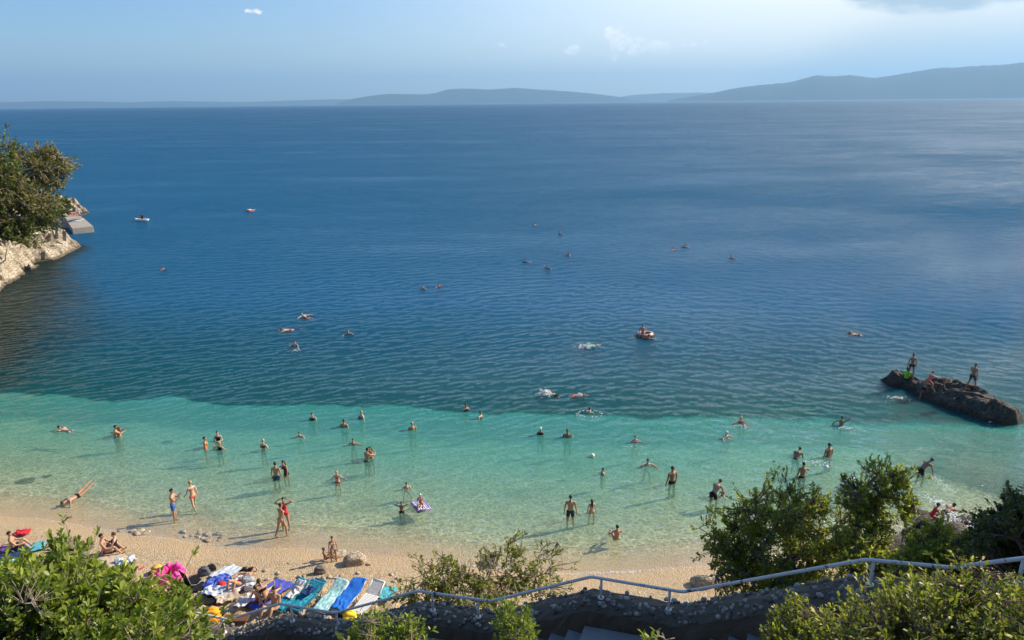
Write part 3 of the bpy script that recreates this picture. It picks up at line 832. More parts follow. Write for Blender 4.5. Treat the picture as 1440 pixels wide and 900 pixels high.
def unit(v): return v/(np.linalg.norm(v, axis=-1, keepdims=True)+1e-9)
def plant(name, label, cat, base, blobs, limbs=30, shoots=500, per=9, leaf=.06, mat=None, bark=None, seed=1, group=None,
          trunk_r=.08, hole=.42, hfreq=1.2, spread=.9, along=.22, twig=.004, wratio=.42, up=.35, upshoots=0, stems=1, bare=0):
    rng = np.random.RandomState(seed)
    base = np.array(base, float)
    blobs = [(np.array(b[:3], float), np.array(b[3:6], float)) for b in blobs]
    vol = np.array([b[1].prod()**.8 for b in blobs]); vol /= vol.sum()
    def sample(n, lo, hi):
        which = rng.choice(len(blobs), n, p=vol); d = unit(rng.normal(size=(n, 3)))
        r = rng.uniform(lo**3, hi**3, n)**(1/3.)
        C = np.array([blobs[w][0] for w in which]); Rr = np.array([blobs[w][1] for w in which])
        lump = 1+.28*np.sin(d[:, 0]*5+which*2.1+seed)*np.cos(d[:, 2]*4+d[:, 1]*6+seed)
        return C+d*Rr*(r*lump)[:, None], d, r
    # limbs: each target joins the nearest existing node, so branches fork
    T, _, _ = sample(limbs, .25, .8)
    cen = sum(b[0]*v for b, v in zip(blobs, vol))
    nodes = [base]; par = [-1]
    for s in range(stems):
        off = np.array([rng.uniform(-.3, .3), rng.uniform(-.3, .3), 0])*(s > 0)
        prev = 0
        b0 = base+off
        nodes.append(b0); par.append(0); prev = len(nodes)-1
        fork = b0+(cen-b0)*rng.uniform(.35, .6)+rng.normal(size=3)*.08*np.linalg.norm(cen-b0)
        for t in (.35, .7, 1.0):
            nodes.append(b0+(fork-b0)*t+rng.normal(size=3)*.03*np.linalg.norm(fork-b0)); par.append(prev); prev = len(nodes)-1
    for t in T[np.argsort(np.linalg.norm(T-base, axis=1))]:
        N = np.array(nodes); dd = np.linalg.norm(N-t, axis=1)+.25*np.linalg.norm(N-base, axis=1)*0
        pen = np.where((N[:, 2] > t[2]+.2), 1.6, 1.0); dd[0] *= 3
        j = int(np.argmin(dd*pen)); p = nodes[j]; prev = j
        L = np.linalg.norm(t-p); k = max(2, int(L/.35)+1); k = min(k, 5)
        for i in range(1, k+1):
            q = p+(t-p)*i/k+(rng.normal(size=3)*.07*L if i < k else 0)+np.array([0, 0, .10*L*math.sin(PI*i/k)])
            nodes.append(q); par.append(prev); prev = len(nodes)-1
    N = np.array(nodes)
    # shoots
    Sp, Sd, Sr = sample(int(shoots*2.2), .35, 1.0)
    q = Sp*hfreq
    hn = np.sin(q[:, 0]*2.1+seed)*np.sin(q[:, 1]*2.3+1.3*seed)*np.sin(q[:, 2]*2.7+.7*seed)+.6*np.sin(q[:, 0]*4.3+q[:, 2]*3.1)*np.sin(q[:, 1]*4.9+seed)
    keep = (hn > (hole-.5)*1.3)|(rng.rand(len(Sp)) < .12)
    keep &= (Sp[:, 2] > base[2]+.02)
    Sp, Sd, Sr = Sp[keep][:shoots], Sd[keep][:shoots], Sr[keep][:shoots]
    Sp = Sp+unit(Sd+np.array([0, 0, .7]))*(rng.exponential(.7, len(Sp))*leaf*(rng.rand(len(Sp)) < .25))[:, None]
    near = np.array([int(np.argmin(np.linalg.norm(N-p, axis=1))) for p in Sp])
    cnt = np.zeros(len(nodes))
    for j in near: cnt[j] += 1
    for i in range(len(nodes)-1, 0, -1): cnt[par[i]] += cnt[i]
    rad = trunk_r*np.sqrt(np.maximum(cnt, .6)/max(cnt[0], 1)); rad = np.maximum(rad, twig*1.3)
    root = empty(name, base, 0, label, cat, group)
    wood = MB(); bo = base
    for i in range(1, len(nodes)):
        if par[i] == 0 and stems > 1 and i > 0 and np.linalg.norm(nodes[i]-base) < 1e-6: continue
        wood.tube([nodes[par[i]]-bo, nodes[i]-bo], [min(rad[par[i]], rad[i]*1.35), rad[i]], 6, False)
    tipdir = unit(Sd*.7+unit(Sp-N[near])*.6+np.array([0, 0, up])+rng.normal(size=Sp.shape)*.25)
    mid = (Sp+N[near])/2+rng.normal(size=Sp.shape)*.04
    for p, m_, j in zip(Sp, mid, near):
        if np.linalg.norm(p-N[j]) < 5*leaf+.22: wood.tube([N[j]-bo, m_-bo, p-bo], [twig*1.2, twig, twig*.7], 4, False)
    wood.build('trunk' if cat == 'tree' else 'branches', bark, root)
    # leaves: a whorl at each tip and some back along the twig
    n = len(Sp)
    lv = rng.rand(n) > bare
    Sp, tipdir, Sr = Sp[lv], tipdir[lv], Sr[lv]; n = len(Sp)
    k = per; idx = np.repeat(np.arange(n), k); m = len(idx)
    A = unit(np.cross(tipdir, rng.normal(size=tipdir.shape))); Bv = np.cross(tipdir, A)
    ang = rng.uniform(0, 2*PI, m); ph = rng.uniform(.25, 1.0, m)*spread
    D = tipdir[idx]*np.cos(ph*1.3)[:, None]+(A[idx]*np.cos(ang)[:, None]+Bv[idx]*np.sin(ang)[:, None])*np.sin(ph*1.3)[:, None]
    D = unit(D+rng.normal(size=D.shape)*.12)
    back = rng.rand(m)**1.5*along
    Bp = Sp[idx]-tipdir[idx]*back[:, None]
    Nn = unit(tipdir[idx]*.8+np.array([0, 0, .7])+rng.normal(size=D.shape)*.35)
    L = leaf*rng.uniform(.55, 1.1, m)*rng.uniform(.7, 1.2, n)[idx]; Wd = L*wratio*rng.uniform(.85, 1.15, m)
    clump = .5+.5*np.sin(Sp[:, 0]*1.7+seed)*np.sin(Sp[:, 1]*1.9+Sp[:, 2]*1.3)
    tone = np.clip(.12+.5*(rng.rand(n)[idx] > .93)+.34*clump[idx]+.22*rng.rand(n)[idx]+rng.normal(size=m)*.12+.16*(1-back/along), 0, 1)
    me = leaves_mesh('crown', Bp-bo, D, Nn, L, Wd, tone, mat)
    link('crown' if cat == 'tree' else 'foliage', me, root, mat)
    return root

def blob(px, py, D, rx, ry, rz=None):
    """an ellipsoid of foliage: centre on the sight line at D metres, radii given in photo pixels"""
    c = PD(px, py, D); k = D/FPX
    return (c[0], c[1], c[2], rx*k, (rz if rz else (rx+ry)/2)*k, ry*k/.85)
def bank_at(x, y): return float(bank_z(x, y))

def build_plants():
    # big glossy bush in the lower left corner
    c = PD(150, 930, 8.0)
    plant('bush', 'large glossy bright green bush filling the lower left corner', 'bush', (c[0]-.4, c[1]+.2, bank_at(c[0], c[1])),
          [blob(84, 822, 8.2, 38, 46), blob(55, 880, 7.8, 90, 58), blob(160, 884, 7.8, 70, 50), blob(222, 893, 7.9, 48, 46), blob(110, 965, 7.4, 140, 76), blob(20, 900, 7.6, 90, 60), blob(95, 784, 8.3, 22, 18), blob(250, 835, 8.0, 12, 20), blob(28, 838, 7.9, 40, 24)],
          limbs=130, shoots=3300, per=9, leaf=.092, mat=M_GLOSSY, bark=M_TWIG, seed=5, trunk_r=.07, hole=.36, hfreq=1.6, along=.10, twig=.003, wratio=.36, up=.8, stems=5)
    # low sprigs along the bottom edge
    for i, (px, py, D, rx, ry, ns, lab) in enumerate(((545, 905, 9.4, 62, 32, 260, 'low glossy green bush at the bottom edge against the dark wall'),
                                              (722, 896, 9.0, 34, 40, 170, 'upright leafy sprig in front of the wall below the sagging rail'),
                                              (925, 908, 7.6, 32, 16, 60, 'small yellowish sprig in front of the grey stair treads'))):
        c = PD(px, py+50, D)
        plant('bush', lab, 'bush', (c[0], c[1], bank_at(c[0], c[1])), [blob(px, py, D, rx, ry), blob(px-rx*.35, py-ry*.4, D, rx*.35, ry*.8), blob(px+rx*.4, py-ry*.2, D, rx*.3, ry*.7)],
              limbs=14, shoots=ns, per=9, leaf=.085, mat=M_GLOSSY, bark=M_TWIG, seed=21+i, trunk_r=.025, hole=.3, along=.12, twig=.003, wratio=.34, up=1.0, stems=3)
    # lower right corner
    c = PD(1310, 960, 7.2)
    plant('bush', 'dense small leaved bush filling the lower right corner below the rail', 'bush', (c[0], c[1], bank_at(c[0], c[1])),
          [blob(1290, 882, 7.4, 82, 40), blob(1392, 878, 7.2, 84, 48), blob(1268, 830, 7.8, 28, 26), blob(1190, 895, 7.6, 90, 26), blob(1110, 893, 7.7, 34, 30), blob(1350, 940, 7.0, 160, 60), blob(1395, 828, 7.6, 42, 16), blob(1118, 855, 7.8, 10, 22)],
          limbs=70, shoots=2700, per=10, leaf=.058, mat=M_OLIVE, bark=M_BARK, seed=31, trunk_r=.06, hole=.36, hfreq=2.0, along=.14, twig=.003, wratio=.42, up=.4, stems=4)
    # sparse twiggy bush rising behind the wall, centre
    c = PD(670, 880, 20)
    plant('bush', 'sparse twiggy bush behind the wall, right beside the white lounger', 'bush', (c[0], 16.4, 1.6),
          [blob(608, 810, 20, 45, 30), blob(590, 835, 20, 38, 25), blob(660, 830, 20, 60, 30), blob(700, 800, 20.5, 45, 30), blob(728, 765, 20.6, 16, 20), blob(770, 775, 20.6, 24, 12), blob(755, 815, 20.4, 50, 24), blob(690, 850, 19.6, 110, 18)],
          limbs=110, shoots=1350, per=8, leaf=.11, mat=M_OLIVE, bark=M_TWIG, seed=44, trunk_r=.07, hole=.46, hfreq=1.3, along=.2, twig=.009, wratio=.45, up=.6, stems=7, bare=.22)
    # rounded trees rising beyond the rail on the right
    c = PD(1090, 860, 16)
    plant('tree', 'broad rounded dark green tree beyond the rail at right', 'tree', (c[0], c[1], bank_at(c[0], c[1])-.3),
          [blob(1085, 758, 16, 82, 64), blob(1112, 718, 16.4, 52, 34), blob(1040, 770, 15.8, 48, 45), blob(1140, 770, 16, 55, 50), blob(1000, 745, 16, 24, 18), blob(1170, 745, 16.2, 40, 40), blob(1060, 815, 15.4, 60, 26), blob(1110, 830, 15.2, 90, 22)],
          limbs=110, shoots=2500, per=10, leaf=.088, mat=M_TREE, bark=M_BARK, seed=51, trunk_r=.13, hole=.46, hfreq=1.5, along=.2, twig=.006, wratio=.45, up=.3)
    c = PD(1235, 870, 15.2)
    plant('tree', 'slender tree with a light topknot beside the broad tree at right', 'tree', (c[0], c[1], bank_at(c[0], c[1])-.3),
          [blob(1232, 690, 15.4, 44, 34), blob(1222, 722, 15.4, 20, 28), blob(1262, 690, 15.4, 20, 20), blob(1215, 765, 15.2, 40, 30), blob(1270, 725, 15.4, 14, 10), blob(1225, 800, 14.8, 50, 24)],
          limbs=50, shoots=1250, per=10, leaf=.085, mat=M_TREE, bark=M_BARK, seed=57, trunk_r=.085, hole=.44, hfreq=1.7, along=.2, twig=.006, wratio=.45, up=.4)
    c = PD(1330, 860, 14)
    plant('bush', 'low rounded bush between the slender tree and the dark right edge tree', 'bush', (c[0], c[1], bank_at(c[0], c[1])-.2),
          [blob(1325, 775, 14.5, 45, 30), blob(1290, 760, 14.6, 24, 20), blob(1350, 790, 14.2, 40, 24), blob(1300, 795, 14, 50, 20)],
          limbs=40, shoots=900, per=10, leaf=.085, mat=M_TREE, bark=M_BARK, seed=61, trunk_r=.05, hole=.42, hfreq=1.8, along=.2, twig=.005, wratio=.45, up=.4, stems=3)
    c = PD(1470, 860, 14)
    plant('tree', 'very dark dense tree cut off by the right edge', 'tree', (c[0], c[1], bank_at(c[0], c[1])-.3),
          [blob(1425, 758, 14.2, 46, 34), blob(1462, 752, 14.4, 56, 42), blob(1393, 738, 14.4, 18, 14), blob(1440, 780, 13.8, 60, 26), blob(1520, 760, 14, 80, 50)],
          limbs=60, shoots=2000, per=11, leaf=.09, mat=M_DARK, bark=M_BARK, seed=67, trunk_r=.12, hole=.36, hfreq=1.5, along=.2, twig=.006, wratio=.5, up=.3)
    # tall evergreens on the bank to the right: they stand outside the view and shade the stairs
    for i, (x, y, z0, bl) in enumerate(((13.0, 11.6, 5.6, [(12.7, 11.6, 17.0, 1.7, 2.2, 2.2), (13.6, 11.8, 18.6, 2.0, 2.2, 2.0)]),
                                        (16.2, 16.0, 2.0, [(15.9, 16.0, 20.8, 2.2, 2.3, 2.3), (16.6, 16.4, 22, 2.2, 2.2, 2.0)]),
                                        (19.2, 19.0, .6, [(18.9, 18.9, 23.2, 2.6, 2.6, 2.4)]))):
        plant('tree', ('unseen dark evergreen just beyond the right edge, shading the stairs', 'unseen tall evergreen farther down the bank beyond the right edge, shading the stairs', 'unseen tallest evergreen at the foot of the bank beyond the right edge, shading the stairs')[i], 'tree', (x, y, z0), bl,
              limbs=40, shoots=900, per=12, leaf=.30, mat=M_DARK, bark=M_BARK, seed=71+i, trunk_r=.22, hole=.3, hfreq=.6, along=.4, twig=.012, wratio=.6, up=.3)
    # evergreens on the headland
    def ht(x, y): return (x, y, hz(x, y)-.4)
    big = dict(per=9, leaf=.42, twig=.03, along=.9, wratio=.34, hfreq=.35)
    plant('tree', 'spreading brownish pine with bare grey branches on the headland', 'tree', ht(-68, 86),
          [blob(62, 222, 87, 30, 13), blob(40, 240, 86, 46, 16), blob(80, 238, 87, 17, 9), blob(28, 270, 85, 42, 17), blob(70, 252, 87, 20, 9), blob(85, 262, 88, 8, 5), blob(50, 285, 86, 32, 13)],
          limbs=110, shoots=1300, mat=M_PINE, bark=M_TWIG, seed=81, trunk_r=.32, hole=.46, up=.3, bare=.04, **big)
    plant('tree', 'tall green pine at the left edge above the headland', 'tree', ht(-68, 76),
          [blob(2, 205, 82, 17, 24), blob(-8, 235, 82, 30, 28), blob(4, 265, 81, 26, 20), blob(-60, 200, 84, 45, 45)],
          limbs=60, shoots=1000, mat=M_PINEG, bark=M_BARK, seed=83, trunk_r=.3, hole=.42, up=.4, **big)
    plant('bush', 'dark green shrubs hanging over the pale headland rocks', 'bush', ht(-67, 92),
          [blob(60, 300, 93, 22, 18), blob(30, 298, 90, 40, 16), blob(10, 320, 84, 32, 14), blob(82, 296, 97, 14, 8)],
          limbs=50, shoots=1300, mat=M_DARK, bark=M_BARK, seed=85, trunk_r=.12, hole=.34, up=.5, stems=5, **big)
    plant('bush', 'low green shrub growing in the headland rock face', 'bush', ht(-63.5, 87),
          [blob(45, 338, 87, 18, 7), blob(20, 325, 85, 22, 10)],
          limbs=20, shoots=260, mat=M_PINEG, bark=M_BARK, seed=87, trunk_r=.08, hole=.4, up=.5, stems=4, per=8, leaf=.3, twig=.02, along=.5, wratio=.4, hfreq=.6)
    plant('bush', 'dark shrub above the bathing platform', 'bush', PD(95, 297, 118)*np.array([1, 1, 0])+np.array([-4, 1, 2.5]),
          [blob(88, 288, 119, 12, 7), blob(72, 290, 116, 12, 9)],
          limbs=16, shoots=260, mat=M_DARK, bark=M_BARK, seed=89, trunk_r=.08, hole=.35, up=.5, stems=3, per=8, leaf=.4, twig=.02, along=.5, wratio=.4, hfreq=.6)
    # wood along the left shore, outside the view, that darkens the water by its reflection
    for i, (x, y) in enumerate(((-64, 74), (-60, 62), (-53, 50))):
        z = hz(x, y)
        plant('tree', ('leafy tree on the left shore nearest the pale headland rocks', 'leafy tree on the left shore, second from the headland rocks', 'leafy tree on the left shore, nearest the beach')[i], 'tree', (x, y, z-.3), [(x, y, z+6, 5, 5, 4), (x-1, y+2, z+10, 4, 4, 4), (x+2, y-1, z+4, 3.5, 3.5, 2.5)],
              limbs=40, shoots=700, mat=M_DARK, bark=M_BARK, seed=91+i, trunk_r=.3, hole=.3, up=.3, per=10, leaf=.8, twig=.03, along=1.2, wratio=.5, hfreq=.35)
build_plants()

# ------------------------------------------------------------------ haze over the gulf
def build_haze():
    b = MB(); b.box((0, 36000, 1300), (150000, 74000, 2632)); 
    m, g, out = material('sea_air')
    v = g.new('ShaderNodeVolumePrincipled'); v.inputs['Color'].default_value = (.36, .66, 1, 1); v.inputs['Density'].default_value = HAZE
    v.inputs['Anisotropy'].default_value = .2
    g.l.new(v.outputs[0], out.inputs['Volume'])
    o = b.build('haze', m, None, False); tag(o, kind='stuff')
HAZE = 3.2e-5
build_haze()
# ------------------------------------------------------------------ people
def mat_skin(name, c):
    m, g, out = material(name)
    geo = g.new('ShaderNodeNewGeometry'); n = g.noise(geo.outputs['Position'], 9, 3, .5)
    principled(g, out, g.mix(n, tuple(.88*k for k in c), tuple(min(1, 1.12*k) for k in c)), .5, .35)
    return m
SKIN = {'fair': mat_skin('skin_fair', (.56, .36, .25)), 'tan': mat_skin('skin_tan', (.44, .25, .155)), 'brown': mat_skin('skin_brown', (.29, .155, .09)), 'dark': mat_skin('skin_deep', (.17, .09, .055))}
HAIR = {'black': mat_simple('hair_black', (.018, .014, .012), .45, .4), 'brown': mat_simple('hair_brown', (.07, .04, .02), .5, .4), 'blond': mat_simple('hair_blond', (.42, .29, .13), .5, .4), 'white': mat_simple('cap_white', (.75, .74, .72), .7, .2)}
M_EYE = mat_simple('eye', (.02, .015, .012), .2, .5); M_LIP = mat_simple('lip', (.35, .13, .10), .5, .3)
_cl = {}
def cloth(c):
    if c not in _cl: _cl[c] = mat_simple('cloth', c, .8, .2, .12, 14)
    return _cl[c]
BLACK = (.014, .014, .016); NAVY = (.02, .035, .09); BLUE = (.06, .16, .42); RED = (.52, .03, .04); PINK = (.75, .20, .32); ORANGE = (.75, .20, .04)
GREEN = (.30, .75, .06); GREY = (.10, .11, .13); WHITE = (.72, .70, .68); PURPLE = (.16, .08, .30); TEAL = (.03, .22, .26); CORAL = (.70, .16, .12); BEIGE = (.48, .32, .21)

V3 = lambda *a: Vector(a)
def dirv(fwd, side, up): return Vector((side, fwd, up)).normalized()
DOWN = (0, .08, -1)
# a pose: spine lean, then (forward, outward, up) directions for upper arm, forearm, thigh, shin on each side
POSES = {
 'stand':   dict(sp=(.02, 0, 1), hd=(.1, 0, 1), arm=((0, .22, -1), (.2, .1, -1)), leg=((.02, .10, -1), (-.03, .03, -1))),
 'stride':  dict(sp=(.10, 0, 1), hd=(.15, 0, 1), arm=((-.3, .22, -1), (.1, .1, -1)), arm2=((.35, .22, -1), (.7, .05, -.8)), leg=((.38, .08, -1), (.0, .02, -1)), leg2=((-.22, .08, -1), (-.55, .02, -1))),
 'phone':   dict(sp=(.02, 0, 1), hd=(.25, 0, 1), arm=((.55, .18, -.8), (.7, -.25, .75)), leg=((.02, .10, -1), (-.03, .03, -1))),
 'headup':  dict(sp=(-.04, 0, 1), hd=(.0, 0, 1), arm=((.05, 1, .45), (-.1, -.75, .55)), leg=((.02, .10, -1), (-.03, .03, -1))),
 'fold':    dict(sp=(.03, 0, 1), hd=(.2, 0, 1), arm=((.25, .3, -.9), (.8, -.75, .1)), leg=((.02, .12, -1), (-.03, .03, -1))),
 'hug':     dict(sp=(.08, 0, 1), hd=(.2, .15, 1), arm=((.85, .35, -.35), (.7, -.75, .1)), leg=((.02, .10, -1), (-.03, .03, -1))),
 'out':     dict(sp=(.05, 0, 1), hd=(.2, 0, 1), arm=((.25, .62, -.75), (.75, .5, -.05)), arm2=((.1, .8, -.5), (.45, .8, .0)), leg=((.05, .12, -1), (-.05, .03, -1))),
 'onearm':  dict(sp=(.12, .12, 1), hd=(.2, 0, 1), arm=((.5, .7, -.6), (.6, .5, -.5)), arm2=((0, .2, -1), (.3, .1, -1)), leg=((.05, .12, -1), (-.05, .03, -1))),
 'bend':    dict(sp=(.85, 0, .75), hd=(.9, 0, .5), arm=((.35, .15, -1), (.25, .0, -1)), leg=((.22, .12, -1), (-.15, .04, -1))),
 'raise':   dict(sp=(.10, 0, 1), hd=(.1, 0, 1), arm=((.2, .75, .55), (.1, .15, 1)), arm2=((.3, .6, -.7), (.6, .3, -.3)), leg=((.05, .12, -1), (-.05, .03, -1))),
 'crouch':  dict(sp=(.35, 0, 1), hd=(.2, 0, 1), arm=((.5, .4, -.8), (.8, .1, -.4)), leg=((.95, .35, -.15), (-.35, .05, -1))),
 'sit':     dict(sp=(-.12, 0, 1), hd=(.15, 0, 1), arm=((.55, .25, -.8), (.85, -.2, -.15)), leg=((.85, .18, .55), (.55, 0, -.85))),
 'sitlong': dict(sp=(-.30, 0, 1), hd=(.15, 0, 1), arm=((-.45, .30, -1), (-.25, .05, -1)), leg=((1, .14, .12), (1, .02, -.10))),
 'curl':    dict(sp=(.55, 0, .85), hd=(.75, 0, .5), arm=((.75, .2, -.6), (.8, -.1, -.45)), leg=((.9, .22, .4), (.2, 0, -1))),
 'lie':     dict(sp=(-1, 0, .06), hd=(-1, 0, .18), arm=((.35, .6, .0), (.8, -.45, .28)), leg=((.75, .12, .75), (.45, 0, -.9)), flat=True),
 'lieflat': dict(sp=(-1, 0, .05), hd=(-1, 0, .15), arm=((.8, .45, .0), (1, .05, .0)), leg=((1, .12, .03), (1, .02, -.02)), flat=True),
 'swim':    dict(sp=(1, 0, .16), hd=(.75, 0, .75), arm=((.9, .45, -.12), (.9, -.2, -.15)), leg=((-1, .14, -.18), (-1, .05, -.05)), float=True),
 'crawl':   dict(sp=(1, 0, .10), hd=(1, 0, .25), arm=((.75, .35, .45), (.9, -.1, -.2)), arm2=((-.6, .5, -.3), (-.4, .2, -.5)), leg=((-1, .10, -.10), (-1, .02, .02)), float=True),
 'handdive': dict(sp=(1, 0, .05), hd=(1, 0, .15), arm=((.5, .5, -.7), (.6, 0, -.7)), leg=((-.9, .12, .35), (-.9, .0, .42)), float=True),
 'tread':   dict(sp=(.30, 0, 1), hd=(.15, 0, 1), arm=((.55, .75, -.25), (.75, .35, -.1)), leg=((.2, .2, -1), (-.4, .05, -1)), float=True),
 'back':    dict(sp=(-1, 0, .28), hd=(-.8, 0, .7), arm=((.2, .9, -.1), (.4, .6, 0)), leg=((1, .12, .02), (1, .02, -.05)), float=True),
 'climb':   dict(sp=(.75, 0, .8), hd=(.6, 0, .8), arm=((.75, .3, -.4), (.8, 0, -.25)), leg=((.75, .25, -.6), (-.35, .05, -1)), leg2=((.05, .15, -1), (-.4, .05, -1))),
}
def ell_capsule(mb, p0, p1, r0, r1, side, flat=1.0, n=14, m=8):
    """tapered limb with rounded ends; elliptical across 'side'"""
    p0 = Vector(p0); p1 = Vector(p1); t = (p1-p0); L = t.length; t.normalize()
    s = (side-t*side.dot(t))
    if s.length < 1e-4: s = t.orthogonal()
    s.normalize(); w = t.cross(s)
    rings = []
    for i in range(m//2, 0, -1):
        a = PI/2*i/(m//2+.5); rings.append((-math.sin(a)*r0*.9, math.cos(a)*r0))
    for i in range(5): rings.append((L*i/4, r0+(r1-r0)*i/4))
    for i in range(1, m//2+1):
        a = PI/2*i/(m//2+.5); rings.append((L+math.sin(a)*r1*.9, math.cos(a)*r1))
    V = []; Fs = []
    for d, r in rings:
        for k in range(n):
            a = 2*PI*k/n; V.append(p0+t*d+s*math.cos(a)*r+w*math.sin(a)*r*flat)
    R = len(rings)
    for i in range(R-1):
        for k in range(n): Fs.append((i*n+k, i*n+(k+1) % n, (i+1)*n+(k+1) % n, (i+1)*n+k))
    Fs.append(tuple(range(n-1, -1, -1))); Fs.append(tuple(range((R-1)*n, R*n)))
    mb.add(V, Fs)

_pose_cache = {}
def build_pose(name, female):
    key = (name, female)
    if key in _pose_cache: return _pose_cache[key]
    P = POSES[name]; bones = []      # (kind, p0, p1)
    up = lambda v: dirv(v[0], 0, v[2]) if len(v) == 3 else v
    sp = Vector((P['sp'][1], P['sp'][0], P['sp'][2])).normalized(); hd = Vector((P['hd'][1], P['hd'][0], P['hd'][2])).normalized()
    right = Vector((1, 0, 0)); right = (right-sp*right.dot(sp)).normalized()
    front = sp.cross(right)*-1 if False else right.cross(sp)*-1
    front = (sp.cross(right)).normalized()      # chest direction
    pel = Vector((0, 0, 0)); mid = pel+sp*.20; chest = pel+sp*.40; neck = pel+sp*.53
    hw, sw = (.098, .165) if female else (.090, .195)
    hcen = neck+sp*.05+hd*.135
    mb = MB()
    ell_capsule(mb, pel-right*hw*.55, pel+right*hw*.55, .108 if female else .10, .108 if female else .10, sp, 1.0)
    ell_capsule(mb, pel+sp*.02, mid, .128 if female else .125, .108 if female else .125, right, .78)
    ell_capsule(mb, mid, chest, .108 if female else .128, .132 if female else .158, right, .72)
    ell_capsule(mb, chest+sp*.05-right*(sw-.05), chest+sp*.05+right*(sw-.05), .068, .068, sp, .9)
    ell_capsule(mb, chest+sp*.02, neck, .105, .058, right, .75)
    ell_capsule(mb, neck, neck+sp*.03+hd*.05, .054, .050, right, 1)
    if female:
        for s in (-1, 1): mb.ball(chest-sp*.03+right*s*.075+front*.085, .064)
    else:
        for s in (-1, 1): mb.ball(chest+sp*.01+right*s*.075+front*.075, (.07, .05, .06))
    # head: skull, jaw, nose, ears
    hr = right; hf = hd.cross(hr).normalized()
    if hf.dot(front) < 0 and name not in ('lie', 'lieflat', 'back'): hf = -hf
    hf = (front-hd*front.dot(hd)); hf = hf.normalized() if hf.length > .05 else sp
    HM = Matrix((hr, hf, hd)).transposed()
    mb.ball(hcen+hd*.015, (.074, .094, .098), HM); mb.ball(hcen-hd*.055+hf*.026, (.055, .062, .062), HM)
    mb.ball(hcen-hd*.012+hf*.096, (.015, .020, .024), HM)
    for s in (-1, 1): mb.ball(hcen+hr*s*.075-hd*.005-hf*.005, (.012, .022, .032), HM)
    bones += [('pelvis', pel-sp*.06, pel+sp*.05), ('waist', pel+sp*.06, mid), ('chest', mid, chest+sp*.06), ('neck', neck-sp*.02, neck+hd*.06), ('head', hcen-hd*.06, hcen+hd*.06), ('sho', chest+sp*.07-right*(sw-.02), chest+sp*.07+right*(sw-.02))]
    hands = []
    for s in (-1, 1):
        arm = P['arm'] if s == 1 or 'arm2' not in P else P['arm2']; leg = P['leg'] if s == 1 or 'leg2' not in P else P['leg2']
        loc = lambda v: (Vector((v[1]*s, v[0], v[2]))).normalized()
        k = .93 if female else 1
        sh = chest+sp*.06+right*s*sw; el = sh+loc(arm[0])*.285*k; wr = el+loc(arm[1])*.25*k
        ell_capsule(mb, sh, el, .052*k, .040*k, right, 1); ell_capsule(mb, el, wr, .040*k, .026*k, right, 1)
        hd_ = loc(arm[1]); pe = wr+hd_*.085
        side_h = right if abs(hd_.dot(right)) < .9 else sp
        ell_capsule(mb, wr+hd_*.01, pe, .030, .036, front, .55)
        hands.append((wr, hd_, pe, side_h, s))
        hp = pel-sp*.03+right*s*hw; kn = hp+loc(leg[0])*.43; an = kn+loc(leg[1])*.42
        ell_capsule(mb, hp, kn, .090, .056, right, 1); ell_capsule(mb, kn, kn+(an-kn)*.35, .054, .057, right, 1); ell_capsule(mb, kn+(an-kn)*.3, an, .057, .036, right, 1)
        sd = loc(leg[1]); toe_dir = (front*.5+Vector((0, .9, 0))); toe_dir = toe_dir-sd*toe_dir.dot(sd)
        if P.get('float') or P.get('flat'): toe_dir = toe_dir*.4+sd*.8 if name not in ('lie',) else Vector((0, 1, -.2))
        if name == 'sitlong': toe_dir = Vector((0, .35, 1))
        toe_dir.normalize(); he = an+sd*.045
        ell_capsule(mb, he-toe_dir*.05, he+toe_dir*.15, .036, .030, right, .85)
        bones += [('uarm', sh, el), ('farm', el, pe), ('thigh', hp, kn), ('shin', kn, an), ('foot', he, he+toe_dir*.15)]
    me = mb.mesh('person')
    o = bpy.data.objects.new('tmp', me); COL.objects.link(o)
    rm = o.modifiers.new('r', 'REMESH'); rm.mode = 'VOXEL'; rm.voxel_size = .0165; rm.use_smooth_shade = True
    sm = o.modifiers.new('s', 'SMOOTH'); sm.factor = .5; sm.iterations = 4
    dg = bpy.context.evaluated_depsgraph_get(); ev = o.evaluated_get(dg)
    body = bpy.data.meshes.new_from_object(ev); bpy.data.objects.remove(o)
    nv = len(body.vertices); V = np.empty(nv*3, np.float32); body.vertices.foreach_get('co', V); V = V.reshape(-1, 3)
    N = np.empty(nv*3, np.float32); body.vertices.foreach_get('normal', N); N = N.reshape(-1, 3)
    Fq = [tuple(p.vertices) for p in body.polygons]
    # nearest bone of every vertex, and how far along it
    bd = []; bt = []
    for kind, a, b in bones:
        a = np.array(a); e = np.array(b)-a; t = np.clip((V-a) @ e/(e @ e), 0, 1)
        d = np.linalg.norm(V-a-t[:, None]*e, axis=1)
        d -= {'pelvis': .12, 'waist': .11, 'chest': .12, 'thigh': .075, 'shin': .05, 'head': .08, 'uarm': .045, 'farm': .03, 'neck': .05, 'sho': .05, 'foot': .03}[kind]
        bd.append(d); bt.append(t)
    bd = np.array(bd); bt = np.array(bt); w = bd.argmin(0); kinds = np.array([b[0] for b in bones])[w]; T = bt[w, np.arange(nv)]
    up_sp = (V-np.array(pel)) @ np.array(sp)
    hi = kinds == 'thigh'
